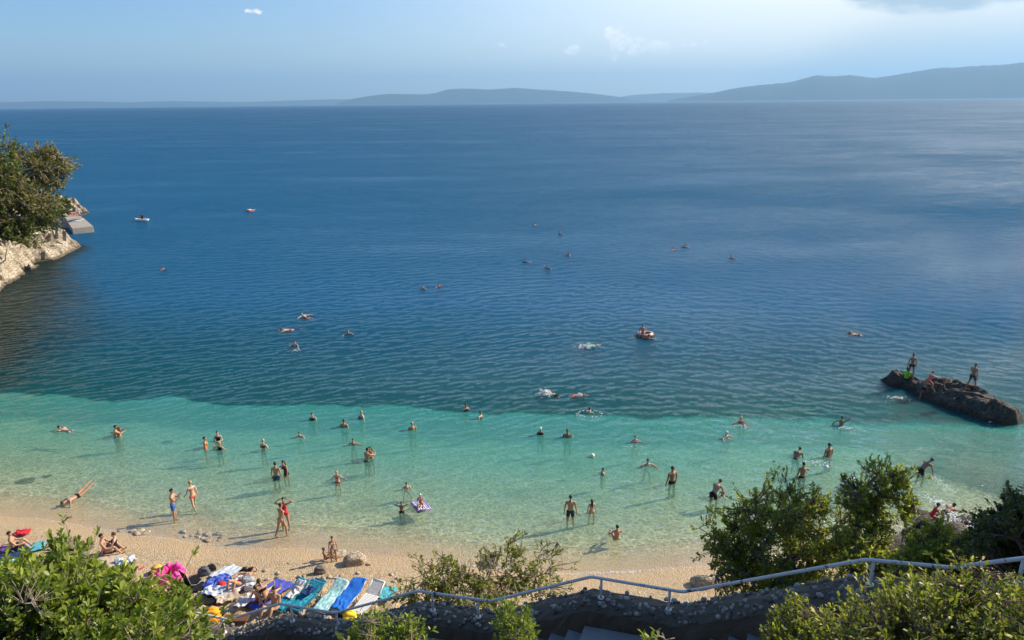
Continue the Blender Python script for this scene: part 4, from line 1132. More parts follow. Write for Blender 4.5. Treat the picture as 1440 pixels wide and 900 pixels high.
    sel = {
     'trunks': (kinds == 'pelvis') & (up_sp < .06) | hi & (T < .55),
     'briefs': (kinds == 'pelvis') & (up_sp < .05) | hi & (T < .14),
     'bottom': (kinds == 'pelvis') & (up_sp < .03) | hi & (T < .09),
     'top': np.isin(kinds, ['chest', 'sho', 'waist']) & (up_sp > .315) & (up_sp < .425),
     'suit': np.isin(kinds, ['chest', 'waist', 'pelvis']) & (up_sp < .46) | hi & (T < .10),
     'shirt': np.isin(kinds, ['chest', 'waist', 'sho']) & (up_sp < .55) | (kinds == 'uarm') & (T < .5) | (kinds == 'pelvis') & (up_sp > .0),
    }
    def garment(key, off):
        m_ = sel[key]; fs = [f for f in Fq if sum(m_[i] for i in f) >= len(f)-1]
        if not fs: return None
        used = sorted({i for f in fs for i in f}); mp = {v: i for i, v in enumerate(used)}
        V2 = V[used]+N[used]*off; fs2 = [tuple(mp[i] for i in f) for f in fs]
        gm = bpy.data.meshes.new(key); 
        # give the cloth an inner layer so its hems have thickness
        n0 = len(used); V3_ = V[used]-N[used]*.004
        from collections import Counter
        ed = Counter()
        for f in fs2:
            for a, b in zip(f, f[1:]+f[:1]): ed[(a, b)] += 1
        rim = [(a, b, b+n0, a+n0) for (a, b) in ed if (b, a) not in ed]
        gm.from_pydata([tuple(q) for q in np.vstack([V2, V3_])], [], fs2+[(b, a, d, c)[:4] for a, b, d, c in [(x[0], x[1], x[3], x[2]) for x in rim]])
        gm.update(); gm.polygons.foreach_set('use_smooth', np.full(len(gm.polygons), True)); return gm
    garments = {k: garment(k, .014 if k in ('trunks', 'shirt') else .008) for k in sel}
    # fingers and eyes join the body mesh
    ex = MB()
    for wr, h, pe, side_h, s in hands:
        sd = (side_h-h*side_h.dot(h)).normalized(); nn = h.cross(sd)
        curl = nn*(-1 if nn.dot(front) > 0 else 1)
        for i, (ln, of) in enumerate(((.062, -.026), (.074, -.009), (.070, .009), (.054, .025))):
            a = pe-h*.012+sd*of; b = a+h*ln*.55+sd*of*.15; c = b+(h*.8+curl*.6).normalized()*ln*.55
            ex.tube([a, b, c], [.0095, .0085, .006], 6)
        a = wr+h*.035+sd*-.026*s; b = a+(h*.6-sd*.75*s).normalized()*.038; c = b+(h*.9-sd*.2*s).normalized()*.03
        ex.tube([a, b, c], [.011, .010, .007], 6)
    nb = len(ex.f)
    for s in (-1, 1): ex.ball(hcen+hd*.012+hf*.082+hr*s*.030, .0115, None, 8, 6)
    ne = len(ex.f)
    ex.ball(hcen-hd*.055+hf*.081, (.022, .010, .008), HM, 8, 6)
    bm = bmesh.new(); bm.from_mesh(body); em = ex.mesh('x'); off = len(bm.faces); bm.from_mesh(em); bm.faces.ensure_lookup_table()
    for i in range(off+nb, off+ne): bm.faces[i].material_index = 1
    for i in range(off+ne, len(bm.faces)): bm.faces[i].material_index = 2
    bm.to_mesh(body); bm.free(); body.polygons.foreach_set('use_smooth', np.full(len(body.polygons), True)); body.name = 'person_body'
    # hair: a cap of the skull, optionally falling down the back
    def hair(long):
        h = MB(); h.ball(hcen+hd*.022-hf*.012, (.082, .098, .100), HM, 16, 10)
        hm = h.mesh('hair'); bm = bmesh.new(); bm.from_mesh(hm)
        for v in bm.verts:
            q = v.co-hcen; f = q.dot(hf); u = q.dot(hd)
            if f > .02 and u < .052: v.co -= hf*(f-.0)*.75; 
            if u < -.045 and f < .02: v.co += hd*(-.045-u)*.6
        if long:
            l = MB(); b0 = hcen-hf*.075; b1 = neck-front*.085-sp*.02; b2 = chest-front*.125-sp*.06
            ell_capsule(l, b0, b1, .062, .065, hr, .55); ell_capsule(l, b1, b2, .065, .035, hr, .5)
            bm.from_mesh(l.mesh('l'))
        bm.to_mesh(hm); bm.free(); hm.polygons.foreach_set('use_smooth', np.full(len(hm.polygons), True)); return hm
    zmin = float(V[:, 2].min())
    for m_ in (None,): body.materials.clear()
    body.materials.append(SKIN['tan']); body.materials.append(M_EYE); body.materials.append(M_LIP)
    r = dict(body=body, g=garments, hair=hair(False), long=hair(True), zmin=zmin, neck=float(neck[2]), bottom=float(pel[2])-.09)
    _pose_cache[key] = r
    return r

CLOTH_NAME = {'trunks': 'swim_trunks', 'briefs': 'swim_briefs', 'bottom': 'bikini_bottom', 'top': 'bikini_top', 'suit': 'swimsuit', 'shirt': 'shirt'}
def person(px, py, pose, face, label, wear=(), skin='tan', hair='black', long=False, female=False, size=1.0, z=None, sink=None, world=None, group=None, tilt=0):
    """px, py: where the body meets the water or ground in the photo; face: degrees, 0 looks away from us"""
    R = build_pose(pose, female)
    if world is not None: x, y, zz = world
    else:
        if z is None:
            p = at(px, py, 0.0); x, y = p[0], p[1]
            d = float(depth(x, y))
            if d < 0: p = at(px, py, -d); x, y = p[0], p[1]; d = float(depth(x, y))
            zz = max(-d, -.74*1.72*size)
        else: p = at(px, py, z); x, y, zz = p[0], p[1], z
        if POSES[pose].get('float') or sink is not None:
            s_ = sink if sink is not None else {'swim': .02, 'crawl': .03, 'handdive': .0, 'tread': .36, 'back': -.0}[pose]
            zz = None; oz = -s_*size if sink is None else 0
            if sink is None: origin_z = -s_*size+(0 if pose != 'tread' else 0)
            else: origin_z = -sink+(-R['zmin'])*size
    oz = (origin_z if zz is None else zz-R['zmin']*size)
    o = link('person', R['body']); o.location = (float(x), float(y), float(oz)); o.rotation_euler = (tilt, 0, math.radians(-face) if True else 0); _g = 1 if female and size > .9 else random.Random(int(px*13+py)).uniform(.96, 1.14)
    o.scale = (size*_g, size*_g, size)
    o.material_slots[0].link = 'OBJECT'; o.material_slots[0].material = SKIN[skin]
    tag(o, label, 'person', group)
    def child(name, me, mat):
        if me is None: return
        if not me.materials: me.materials.append(mat)
        c = link(name, me, o); c.material_slots[0].link = 'OBJECT'; c.material_slots[0].material = mat
    for g_, c in wear: child(CLOTH_NAME[g_], R['g'][g_], cloth(c))
    if hair == 'white': child('swim_cap', R['hair'], HAIR['white'])
    elif hair: child('hair', R['long'] if long else R['hair'], HAIR[hair])
    return o
def bik(c, t=None): return (('bottom', c), ('top', t or c))
B_ = 'bathers in the bay'
def build_people():
    P = person
    tr = lambda c: (('trunks', c),); br = lambda c: (('briefs', c),); su = lambda c: (('suit', c),)
    # --- shallows, left
    P(97, 606, 'swim', 285, 'pale swimmer floating low in turquoise water, farthest left in the shallows', br(GREY), 'fair', 'brown', group=B_)
    P(163, 614, 'hug', 70, 'man in dark trunks embracing a woman at far left, waist deep', tr(NAVY), 'tan', 'black', group=B_)
    P(169, 613, 'hug', -95, 'woman held in the embrace of the couple at far left', bik(ORANGE), 'tan', 'brown', True, True, .95, group=B_)
    P(289, 630, 'stand', 70, 'bather in an orange swimsuit standing beside two dark clad women', su(ORANGE), 'tan', 'black', False, True, .97, group=B_)
    P(307, 619, 'fold', 165, 'woman in a black swimsuit behind the orange swimsuit pair', su(BLACK), 'fair', 'brown', False, True, .97, group=B_)
    P(309, 632, 'out', 20, 'blond child in black seen from behind with elbows out, next to the orange swimsuit', su(BLACK), 'tan', 'blond', False, True, .82, group=B_)
    P(108, 698, 'handdive', 205, 'swimmer lying face down in ankle deep water with legs raised behind', br(BLACK), 'tan', 'brown', group=B_)
    P(246, 727, 'phone', 75, 'man in light blue shorts at the left water edge with hands raised to his face', tr(BLUE), 'tan', 'black', group=B_)
    P(273, 709, 'stride', -60, 'woman in red bikini bottoms wading behind the man in light blue shorts', bik(CORAL, CORAL), 'fair', 'blond', False, True, .97, group=B_)
    # --- shallows, middle
    P(371, 634, 'fold', 15, 'blond woman in a black bikini seen from behind, hands on hips', bik(BLACK), 'fair', 'blond', False, True, 1, group=B_)
    P(389, 674, 'stand', 10, 'man in grey blue shorts seen from behind, thigh deep beside a long haired woman', tr((.05, .09, .14)), 'tan', 'black', group=B_)
    P(403, 668, 'onearm', -150, 'long haired woman in a dark swimsuit stepping beside the man in grey blue shorts', su((.06, .04, .05)), 'tan', 'black', True, True, .96, group=B_)
    P(440, 590, 'fold', 180, 'bather in black facing us with folded arms, deepest of the group near the drop-off', su(BLACK), 'fair', 'brown', False, True, 1, group=B_)
    P(423, 613, 'tread', 190, 'child with only head above the turquoise water', (), 'fair', 'brown', False, False, .75, group=B_)
    P(484, 600, 'stand', 20, 'bare backed man chest deep near the drop-off with his arm bent', tr(BLACK), 'tan', 'brown', group=B_)
    P(511, 588, 'onearm', 240, 'blond bather leaning over with one arm reaching down at the drop-off edge', br(NAVY), 'fair', 'blond', group=B_)
    P(497, 625, 'out', 175, 'thin child with elbows out, alone above the embracing pair', br(TEAL), 'tan', 'brown', False, False, .8, group=B_)
    P(516, 648, 'hug', 40, 'man in dark trunks seen from behind embracing a woman in mid shallows', tr(BLACK), 'tan', 'black', group=B_)
    P(522.5, 643, 'hug', 215, 'woman half hidden behind the man who embraces her in mid shallows', bik(BLACK), 'tan', 'black', True, True, .96, group=B_)
    P(475, 678, 'out', 185, 'child in red bikini bottoms with both arms spread over the water', bik(RED), 'fair', 'blond', False, True, .80, group=B_)
    P(580, 604, 'stand', -20, 'blond man seen from behind, waist deep and alone near the drop-off', tr(BLACK), 'tan', 'blond', group=B_)
    P(655, 577, 'fold', 150, 'dark haired woman up to her chest, left of the pair at the drop-off', su(NAVY), 'tan', 'black', False, True, .97, group=B_)
    P(675, 588, 'fold', 120, 'dark haired bather on the right of the pair at the drop-off', su(GREY), 'fair', 'black', False, True, .95, group=B_)
    P(571, 685, 'crouch', 160, 'child crouching chest deep above the two children with the ring', br(WHITE), 'fair', 'brown', False, False, .8, group=B_)
    P(565, 720, 'headup', 175, 'dark haired child with lifted elbows splashing left of the lilac air mat', tr(BLACK), 'brown', 'black', False, False, .62, sink=.55, group=B_)
    P(402, 738, 'headup', 170, 'woman in a red swimsuit with both hands behind her head at the water edge', su(RED), 'tan', 'black', False, True, .97, group=B_)
    P(397, 750, 'stride', 35, 'slim tanned woman in a beige bikini walking in ankle deep water', bik(BEIGE), 'tan', 'black', False, True, .97, group=B_)
    # --- shallows, right
    P(760, 611, 'stand', 10, 'bather in a white cap seen from behind, left of two at the drop-off', su(BLACK), 'brown', 'white', False, True, .95, group=B_)
    P(798, 614, 'fold', 190, 'red haired man waist deep to the right of the white capped bather', tr(NAVY), 'brown', 'brown', group=B_)
    P(829, 580, 'out', 5, 'broad backed swimmer in a ring of white water just past the drop-off', tr(BLACK), 'fair', 'black', sink=1.42, group=B_)
    P(893, 621, 'out', 180, 'child in a pink swimsuit with arms spread, legs showing through the water', su(PINK), 'fair', 'brown', False, True, .80, group=B_)
    P(846, 666, 'onearm', 80, 'child seen from the side with an arm over the water below the white ball', br(GREY), 'tan', 'black', False, False, .70, group=B_)
    P(910, 653, 'tread', 180, 'swimmer with snorkel, only head and shoulders out, in the right shallows', su(WHITE), 'fair', 'black', group=B_)
    P(945, 680, 'stand', -30, 'large man in black briefs seen from behind, thigh deep and alone', br(BLACK), 'brown', 'brown', False, False, 1.03, group=B_)
    P(1003, 700, 'bend', 45, 'man in black trunks leaning toward a small child by the right tree', tr(BLACK), 'tan', 'black', group=B_)
    P(1016, 696, 'crouch', 200, 'small child held by the leaning man by the right tree', su(PINK), 'fair', 'black', False, True, .58, sink=.38, group=B_)
    P(802, 729, 'stand', 5, 'broad shouldered man in dark shorts seen from behind, knee deep', tr((.03, .045, .06)), 'tan', 'black', False, False, 1.02, group=B_)
    P(832, 721, 'stand', -10, 'girl with a dark plait in a beige bikini beside the broad shouldered man', bik(BEIGE, CORAL), 'fair', 'black', True, True, .76, group=B_)
    P(867, 759, 'sit', 350, 'boy sitting in shallow water with his knees drawn up, nearest the rail', br(BEIGE), 'tan', 'black', False, False, .86, sink=.12, group=B_)
    P(1018, 614, 'tread', 150, 'swimmer in a white bathing cap among small ripples', su(NAVY), 'fair', 'white', False, True, group=B_)
    P(1041, 593, 'tread', 190, 'adult swimmer with a child on the back, right of the white bathing cap', su(GREY), 'tan', 'blond', False, True, group=B_)
    P(1046, 597, 'tread', 200, 'small child clinging beside an adult swimmer at the drop-off', su(PINK), 'fair', 'brown', False, True, .6, group=B_)
    P(1183, 598, 'raise', 30, 'boy with one raised arm in the water left of the rock islet', tr(BLACK), 'brown', 'black', False, False, .9, sink=1.0, group=B_)
    P(1119, 645, 'bend', 40, 'man stooping in waist deep water, leftmost of three ball players', tr(BLACK), 'brown', 'black', group=B_)
    P(1165, 641, 'stand', -25, 'man with sunlit back in waist deep water, rightmost of three ball players', tr((.30, .05, .04)), 'brown', 'black', False, False, 1, sink=1.0, group=B_)
    P(1128, 671, 'onearm', -10, 'man just above the broad tree, nearest of three ball players', tr(BLACK), 'brown', 'black', False, False, 1, sink=.95, group=B_)
    P(1294, 666, 'bend', 75, 'man in black trunks bending forward beside the slender tree topknot', tr(BLACK), 'brown', 'black', False, False, 1.05, sink=.75, group=B_)
    P(1330, 720, 'swim', 60, 'dark haired swimmer in the foam by the right hand rocks', tr(BLACK), 'brown', 'black', group=B_)
    P(1308, 738, 'crouch', 100, 'bather in red crouching on the dark rocks awash at right', su(RED), 'brown', 'black', False, True, .8, sink=-.05, group=B_)
    # --- open water
    P(781, 556, 'crawl', 300, 'front crawl swimmer kicking up spray, left one of two past the drop-off', tr(BLACK), 'fair', 'black', group=B_)
    P(806, 557, 'crawl', 80, 'swimmer with a white splash at the hands, right one of two past the drop-off', su(CORAL), 'tan', 'brown', False, True, group=B_)
    P(825, 487, 'crawl', 70, 'snorkeller with green gear in a patch of foam', (('shirt', (.08, .5, .2)), ('trunks', BLACK)), 'fair', 'black', group=B_)
    P(431, 447, 'back', 130, 'swimmer floating on the back, uppermost of four in the dark teal water', br(BLACK), 'fair', 'brown', group=B_)
    P(408, 464, 'swim', 250, 'breaststroke swimmer, leftmost of four in the dark teal water', br(RED), 'fair', 'brown', group=B_)
    P(490, 469, 'tread', 170, 'upright swimmer, rightmost of four in the dark teal water', su(NAVY), 'fair', 'black', False, True, group=B_)
    P(417, 485, 'tread', 200, 'swimmer with one arm up, lowest of four in the dark teal water', su(WHITE), 'fair', 'black', False, True, group=B_)
    P(595, 406, 'tread', 180, 'swimmer on the left of a pair in mid bay', su(BLACK), 'fair', 'brown', False, True, group=B_)
    P(616, 403, 'tread', 150, 'swimmer on the right of a pair in mid bay', su(NAVY), 'tan', 'brown', False, True, group=B_)
    P(232, 380, 'crawl', 300, 'lone swimmer nearest the headland on the left', tr(BLACK), 'tan', 'black', group=B_)
    for px, py, l in ((751, 317, 'farthest swimmer in mid bay, top left of a loose cluster'), (786, 329, 'swimmer second from the top of the loose mid bay cluster'), (801, 359, 'swimmer at the right side of the loose mid bay cluster'),
                      (738, 369, 'swimmer at the left side of the loose mid bay cluster'), (770, 377, 'nearest swimmer at the bottom of the loose mid bay cluster'), (945, 352, 'left swimmer of the distant pair right of centre'),
                      (963, 348, 'right swimmer of the distant pair right of centre'), (1028, 363, 'lone distant swimmer right of the pair at right of centre')):
        P(px, py, 'tread', random.uniform(0, 360), l, su(BLACK), 'tan', 'black', False, False, 1.05, group=B_)
    P(1207, 471, 'swim', 280, 'lone swimmer out beyond the rock islet in the bright water', br(BLACK), 'tan', 'brown', group=B_)
    # --- on the rock islet
    def on(px, py, *a, **k):
        h = reef_hit(px, py); return P(px, py, *a, world=(h[0], h[1], h[2]-.02), group='people on the rock islet', **k)
    on(1280, 531, 'stand', 15, 'slim dark figure standing upright on the left end of the rock islet', wear=br(BLACK), skin='brown', female=True)
    on(1274, 536, 'sit', 40, 'person in a bright green top sitting on the left end of the islet', wear=(('shirt', GREEN), ('trunks', BLACK)), skin='brown')
    on(1365, 547, 'stride', 70, 'man in dark shorts walking along the top of the rock islet', wear=tr(NAVY), skin='brown')
    on(1303, 552, 'climb', 55, 'bather in red climbing the notch in the rock islet', wear=su(CORAL), skin='tan', female=True, size=.9)
    on(1297, 562, 'climb', 40, 'dark bather crouching at the waterline of the islet notch', wear=br(BLACK), skin='brown', size=.85)
    # --- on the bathing platform
    for px, py, z, pose, f, l, w in ((97, 304, 1.35, 'sit', 100, 'tiny figure in red sitting at the back of the concrete platform', su(CORAL)), (112, 303, 1.35, 'sitlong', 120, 'tiny figure lying back on the far end of the concrete platform', br(BLACK)),
                                     (104, 309.5, .95, 'lieflat', 90, 'tiny sunbather stretched out on the lower slab of the platform', br(NAVY)), (91, 306.5, 1.35, 'stand', 140, 'tiny figure standing at the rock side of the platform', br(RED))):
        P(px, py, pose, f, l, w, 'tan', 'brown', z=z, group='people on the bathing platform')
    # --- on the beach
    bz = 'people on the beach'
    P(22, 778, 'sit', 60, 'bare backed man sitting on a dark blue towel at far left', tr(NAVY), 'tan', 'black', group=bz)
    P(6, 776, 'lieflat', 250, 'sunbather in purple lying at the left edge of the picture', (('suit', PURPLE),), 'tan', 'brown', False, True, group=bz)
    P(150, 781, 'sit', 75, 'man in red trunks sitting with his back to us behind the big bush', br(RED), 'tan', 'black', group=bz)
    P(163, 778, 'sit', 250, 'woman in black sitting opposite the man in red trunks', (('suit', BLACK),), 'fair', 'brown', False, True, .95, group=bz)
    P(470, 791, 'stand', 160, 'slim girl in a pale bikini standing beside the pale boulder', bik((.6, .42, .36)), 'tan', 'black', False, True, .72, group=bz)
    P(458, 789, 'sit', 70, 'small boy sitting on the wet sand at the feet of the girl', br(BEIGE), 'brown', 'brown', False, False, .62, group=bz)
    P(338, 826, 'lie', 205, 'person in red trunks lying among blue towels with knees up', br(RED), 'tan', 'brown', group=bz)
    P(377, 855, 'curl', 310, 'woman bent forward on the violet blue towel, seen from behind', bik(BLACK), 'tan', 'brown', False, True, group=bz)
    P(367, 850, 'sitlong', 25, 'pale person beside the bent woman on the violet blue towel', bik(PINK), 'fair', 'brown', False, True, group=bz)
    P(388, 862, 'sit', 200, 'person sitting on the shingle just behind the pebble wall', br(CORAL), 'tan', 'black', group=bz)
    P(220, 838, 'sit', 90, 'person half hidden by the big bush beside the pink float', br(CORAL), 'tan', 'brown', group=bz)
    P(28, 836, 'curl', 120, 'stooping person half hidden behind the left side of the big bush', br(ORANGE), 'tan', 'black', group=bz)
    P(1190*.0+690, 838, 'sit', 80, 'sunbather almost hidden behind the sparse twiggy bush', bik(PINK), 'fair', 'brown', False, True, group=bz)
build_people()

# ------------------------------------------------------------------ floats, ball, boat and splashes
def torus_mb(mb, R, r, c=(0, 0, 0), n=28, m=10, sx=1, sy=1, ruff=0):
    V = []; Fs = []
    for i in range(n):
        a = 2*PI*i/n
        for j in range(m):
            b = 2*PI*j/m; rr = r*(1+ruff*math.sin(i*2.2)*.5)
            V.append((c[0]+(R+rr*math.cos(b))*math.cos(a)*sx, c[1]+(R+rr*math.cos(b))*math.sin(a)*sy, c[2]+rr*math.sin(b)*(1+ruff*abs(math.sin(i*1.7)))))
    for i in range(n):
        for j in range(m): Fs.append((i*m+j, ((i+1) % n)*m+j, ((i+1) % n)*m+(j+1) % m, i*m+(j+1) % m))
    mb.add(V, Fs)
def build_floats():
    # lilac air mat with a small child in a white hat
    p = at(592, 712); r = empty('air_mat', (p[0], p[1], 0), .5, 'lilac and white inflatable air mat carrying a child in a white hat', 'air mat')
    b = MB()
    for i in range(5): b.tube([(-.22+.11*i, -.40, .02), (-.22+.11*i, .40, .02)], .056, 10)
    b.build('mat', mat_simple('white_vinyl', (.70, .68, .74), .35, .5), r)
    b = MB(); b.tube([(-.30, -.44, .03), (.30, -.44, .03), (.30, .44, .03), (-.30, .44, .03), (-.30, -.44, .03)], .07, 10); b.build('rim', mat_simple('lilac_vinyl', (.30, .24, .55), .35, .5), r)
    person(0, 0, 'sit', 175, 'small child in a white hat riding the lilac air mat', bik(CORAL), 'tan', 'white', False, True, .62, world=(p[0], p[1]-.05, .04), group=B_)
    p = at(833, 642); b = MB(); b.ball((0, 0, 0), .13, None, 16, 10); o = b.build('ball', mat_simple('cream_ball', (.78, .74, .60), .4, .4)); o.location = (p[0], p[1], .06); tag(o, 'cream coloured ball floating alone in the shallows', 'ball')
    p = at(1161, 664); b = MB(); b.ball((0, 0, 0), .12, None, 16, 10); o = b.build('ball', mat_simple('white_ball', (.8, .8, .78), .4, .4)); o.location = (p[0], p[1], .3); tag(o, 'white ball in the air between the three players', 'ball')
    # ring-shaped raft with two riders
    p = at(907, 472); r = empty('inflatable_ring', (p[0], p[1], .1), .3, 'brown and white inflatable ring with two riders in mid bay', 'inflatable')
    b = MB(); torus_mb(b, .46, .15, sx=1.3); b.build('tube', mat_simple('brown_vinyl', (.30, .13, .06), .35, .5), r)
    b = MB(); torus_mb(b, .45, .045, (0, 0, .13), sx=1.31); b.build('white_band', mat_simple('white_vinyl2', (.75, .70, .64), .35, .5), r)
    person(0, 0, 'sit', 200, 'rider sitting in the brown and white ring', br_(RED), 'tan', 'brown', False, False, .95, world=(p[0]-.2, p[1]+.05, -.02), group=B_)
    person(912, 478, 'tread', 20, 'swimmer holding on to the brown and white ring', br_(BLACK), 'brown', 'black', False, False, 1, group=B_)
    # red float far out
    p = at(352, 297); r = empty('lilo', (p[0], p[1], .05), .6, 'small red inflatable mat with a swimmer far out at left', 'inflatable')
    b = MB()
    for i in range(4): b.tube([(-.33+.22*i, -.85, 0), (-.33+.22*i, .85, 0)], .11, 8)
    b.build('mat', mat_simple('red_vinyl', (.55, .10, .07), .35, .5), r)
    b = MB(); b.tube([(-.4, .9, .08), (.4, .9, .08)], .14, 8); b.build('headrest', mat_simple('pale_vinyl', (.7, .55, .5), .35, .5), r)
    person(0, 0, 'back', 30, 'person lying on the small red mat far out at left', br_(CORAL), 'fair', 'brown', world=(p[0], p[1], .05), group=B_)
    # white dinghy far out
    p = at(200, 311); r = empty('dinghy', (p[0], p[1], 0), 1.45, 'small white dinghy with a dark clad rower far out at left', 'boat')
    b = MB(); V = []; n = 14
    for k, (zz, w, l) in enumerate(((-.12, .28, .95), (.12, .5, 1.2), (.38, .58, 1.32), (.36, .48, 1.2), (.08, .38, 1.0))):
        for i in range(n):
            a = 2*PI*i/n; yy = math.cos(a)*l; taper = (1-max(0, yy/l)**3*.75); V.append((math.sin(a)*w*taper, yy, zz+.12*max(0, yy/l)**2))
    Fs = [tuple(range(n))]
    for k in range(4):
        for i in range(n): Fs.append((k*n+i, k*n+(i+1) % n, (k+1)*n+(i+1) % n, (k+1)*n+i))
    Fs.append(tuple(range(4*n+n-1, 4*n-1, -1))); b.add(V, Fs); b.build('hull', mat_simple('white_hull', (.78, .77, .74), .4, .4), r)
    b = MB(); b.box((0, -.2, .27), (.85, .22, .05)); b.build('thwart', mat_simple('thwart_wood', (.3, .2, .11), .6), r, False)
    person(0, 0, 'sit', -80, 'rower in dark clothes sitting in the small white dinghy', (('shirt', BLACK), ('trunks', BLACK)), 'tan', 'black', world=(p[0]+.1, p[1], .28), group=B_)
def br_(c): return (('briefs', c),)
build_floats()

def build_splashes():
    m, g, out = material('foam'); principled(g, out, (.82, .84, .84), .7, .3)
    rng = np.random.RandomState(12)
    bm = bmesh.new(); bmesh.ops.create_icosphere(bm, subdivisions=1, radius=1); bv = np.array([v.co[:] for v in bm.verts]); bf = [tuple(v.index for v in f.verts) for f in bm.faces]; bm.free()
    def splash(px, py, n, rx, ry, h, smin, smax, label, ring=False, long=None):
        p = at(px, py); b = MB(); r = None
        for i in range(n):
            a = rng.uniform(0, 2*PI); q = rng.normal(size=2)*.5
            if ring: q = np.array([math.cos(a), math.sin(a)])*(1+rng.normal()*.10)
            if long is not None:
                t = rng.rand(); seg = [np.array(at(*c)[:2]) for c in long]; k = min(int(t*(len(seg)-1)), len(seg)-2); f = t*(len(seg)-1)-k
                c = seg[k]*(1-f)+seg[k+1]*f-p[:2]; x, y = c+rng.normal(size=2)*rx
            else: x, y = q[0]*rx, q[1]*ry
            zz = abs(rng.normal())*h*math.exp(-(q @ q)) if h else 0
            s = math.exp(rng.uniform(math.log(smin), math.log(smax)))
            fl = .35 if zz < .05 else 1
            b.add(bv*np.array([s*rng.uniform(.8, 1.9), s*rng.uniform(.7, 1.3), s*fl])+np.array([x, y, zz+.015]), bf)
        o = b.build('splash', m); o.location = (p[0], p[1], 0); tag(o, label, 'splash', None, 'stuff')
    splash(766, 555, 140, .45, .4, .22, .012, .06, 'white spray kicked up behind the left crawl swimmer')
    splash(815, 557, 70, .35, .25, .12, .012, .05, 'white splash at the hands of the right crawl swimmer')
    splash(829, 582, 90, .75, .5, .0, .012, .04, 'thin ring of white water round the broad backed swimmer', True)
    splash(826, 488, 170, .9, .5, .12, .015, .055, 'patch of foam round the snorkeller in green')
    splash(1190, 691, 320, .35, .25, .40, .015, .075, 'tall white splash rising left of the slender tree')
    splash(1187, 604, 60, .6, .3, .08, .012, .04, 'small splash beside the boy with one raised arm')
    splash(1148, 652, 90, .9, .3, .05, .012, .04, 'scattered droplets between the three ball players')
    splash(1044, 600, 50, .5, .3, .05, .01, .035, 'light splash round the adult and child swimmers')
    splash(1022, 617, 40, .5, .25, .05, .01, .03, 'light splash beside the white bathing cap')
    splash(893, 628, 40, .6, .35, .0, .01, .03, 'faint ripple foam round the pink swimsuit child')
    splash(1340, 722, 900, .22, .2, .0, .008, .04, 'broken line of foam running through the rocks at right', long=((1305, 700), (1325, 708), (1345, 730), (1365, 748), (1385, 765), (1400, 780)))
    splash(1340, 738, 700, 1.5, 1.1, .08, .008, .05, 'churned white water between the dark rocks awash')
    splash(1310, 672, 300, .16, .16, .0, .006, .022, 'curved foam line trailing from the bending man', long=((1300, 668), (1318, 674), (1330, 684), (1337, 694)))
    splash(1405, 592, 220, .5, .28, .06, .015, .07, 'white foam washing the right tip of the islet')
    splash(1262, 560, 80, .7, .4, .0, .012, .05, 'flecks of foam below the left end of the islet')
    splash(417, 492, 40, .35, .5, .0, .012, .04, 'flecks of foam trailing the lowest of four swimmers')
    sh = [(40, 728), (130, 743), (200, 754), (260, 763), (340, 773), (440, 773), (520, 780)]
    splash(300, 768, 1300, .06, .09, .0, .005, .016, 'thin lacy edge of foam along the left waterline', long=sh)
    splash(800, 808, 1500, .06, .09, .0, .006, .02, 'thin white wavelet along the right waterline', long=[(600, 790), (700, 800), (760, 806), (790, 808), (850, 806), (900, 804), (1000, 796)])
build_splashes()

# ------------------------------------------------------------------ things on the beach
def sheet(name, w, l, mat, seed, amp=.03, nx=22, ny=36, thick=.012, lift=None):
    """a towel lying in soft folds"""
    xs = np.linspace(-w/2, w/2, nx); ys = np.linspace(-l/2, l/2, ny); X, Y = np.meshgrid(xs, ys)
    amp = amp*1.5; Z = amp*(fbm(X*5+seed, Y*4, 3, seed)+.5)+amp*.8*np.abs(np.sin(X*9+fbm(X*3, Y*3, 2, seed+1)*8+seed))*vnoise(X*2, Y*2+seed, seed)
    X2 = X+.09*fbm(Y*2.2, X*2, 2, seed+2)*2; Y2 = Y+.09*fbm(X*2.5, Y*2, 2, seed+4)*2
    if lift is not None: Z = Z+lift(X, Y)
    top = np.stack([X2, Y2, Z+thick], -1).reshape(-1, 3); bot = np.stack([X2, Y2, Z], -1).reshape(-1, 3)
    n = nx*ny; idx = np.arange(n).reshape(ny, nx)
    F1 = np.stack([idx[:-1, :-1], idx[:-1, 1:], idx[1:, 1:], idx[1:, :-1]], -1).reshape(-1, 4)
    ring = np.concatenate([idx[0, :], idx[1:, -1], idx[-1, -2::-1], idx[-2:0:-1, 0]]); nxt = np.roll(ring, -1)
    side = np.stack([nxt, ring, ring+n, nxt+n], -1)
    side = np.stack([ring, ring+n, nxt+n, nxt], -1)
    me = np_mesh(name, np.vstack([top, bot]), np.concatenate([F1, F1[:, ::-1]+n, side]), True); me.materials.append(mat); return me
def mat_towel(name, a, b=None, stripes=0, pat=0):
    m, g, out = material(name); tc = g.new('ShaderNodeTexCoord').outputs['Object']
    sep = g.new('ShaderNodeSeparateXYZ'); g.l.new(tc, sep.inputs[0]); n = g.noise(tc, 60, 3, .6); c = g.mix(n, tuple(.85*k for k in a), a)
    if b:
        if stripes: f = g.smooth(g.math('SINE', g.math('MULTIPLY', sep.outputs[0], stripes)), .2, .35)
        else: f = g.smooth(g.noise(tc, pat, 3, .5), .5, .56)
        c = g.mix(f, c, b)
    principled(g, out, c, .95, .1, g.bump(n, .004, .6)); return m
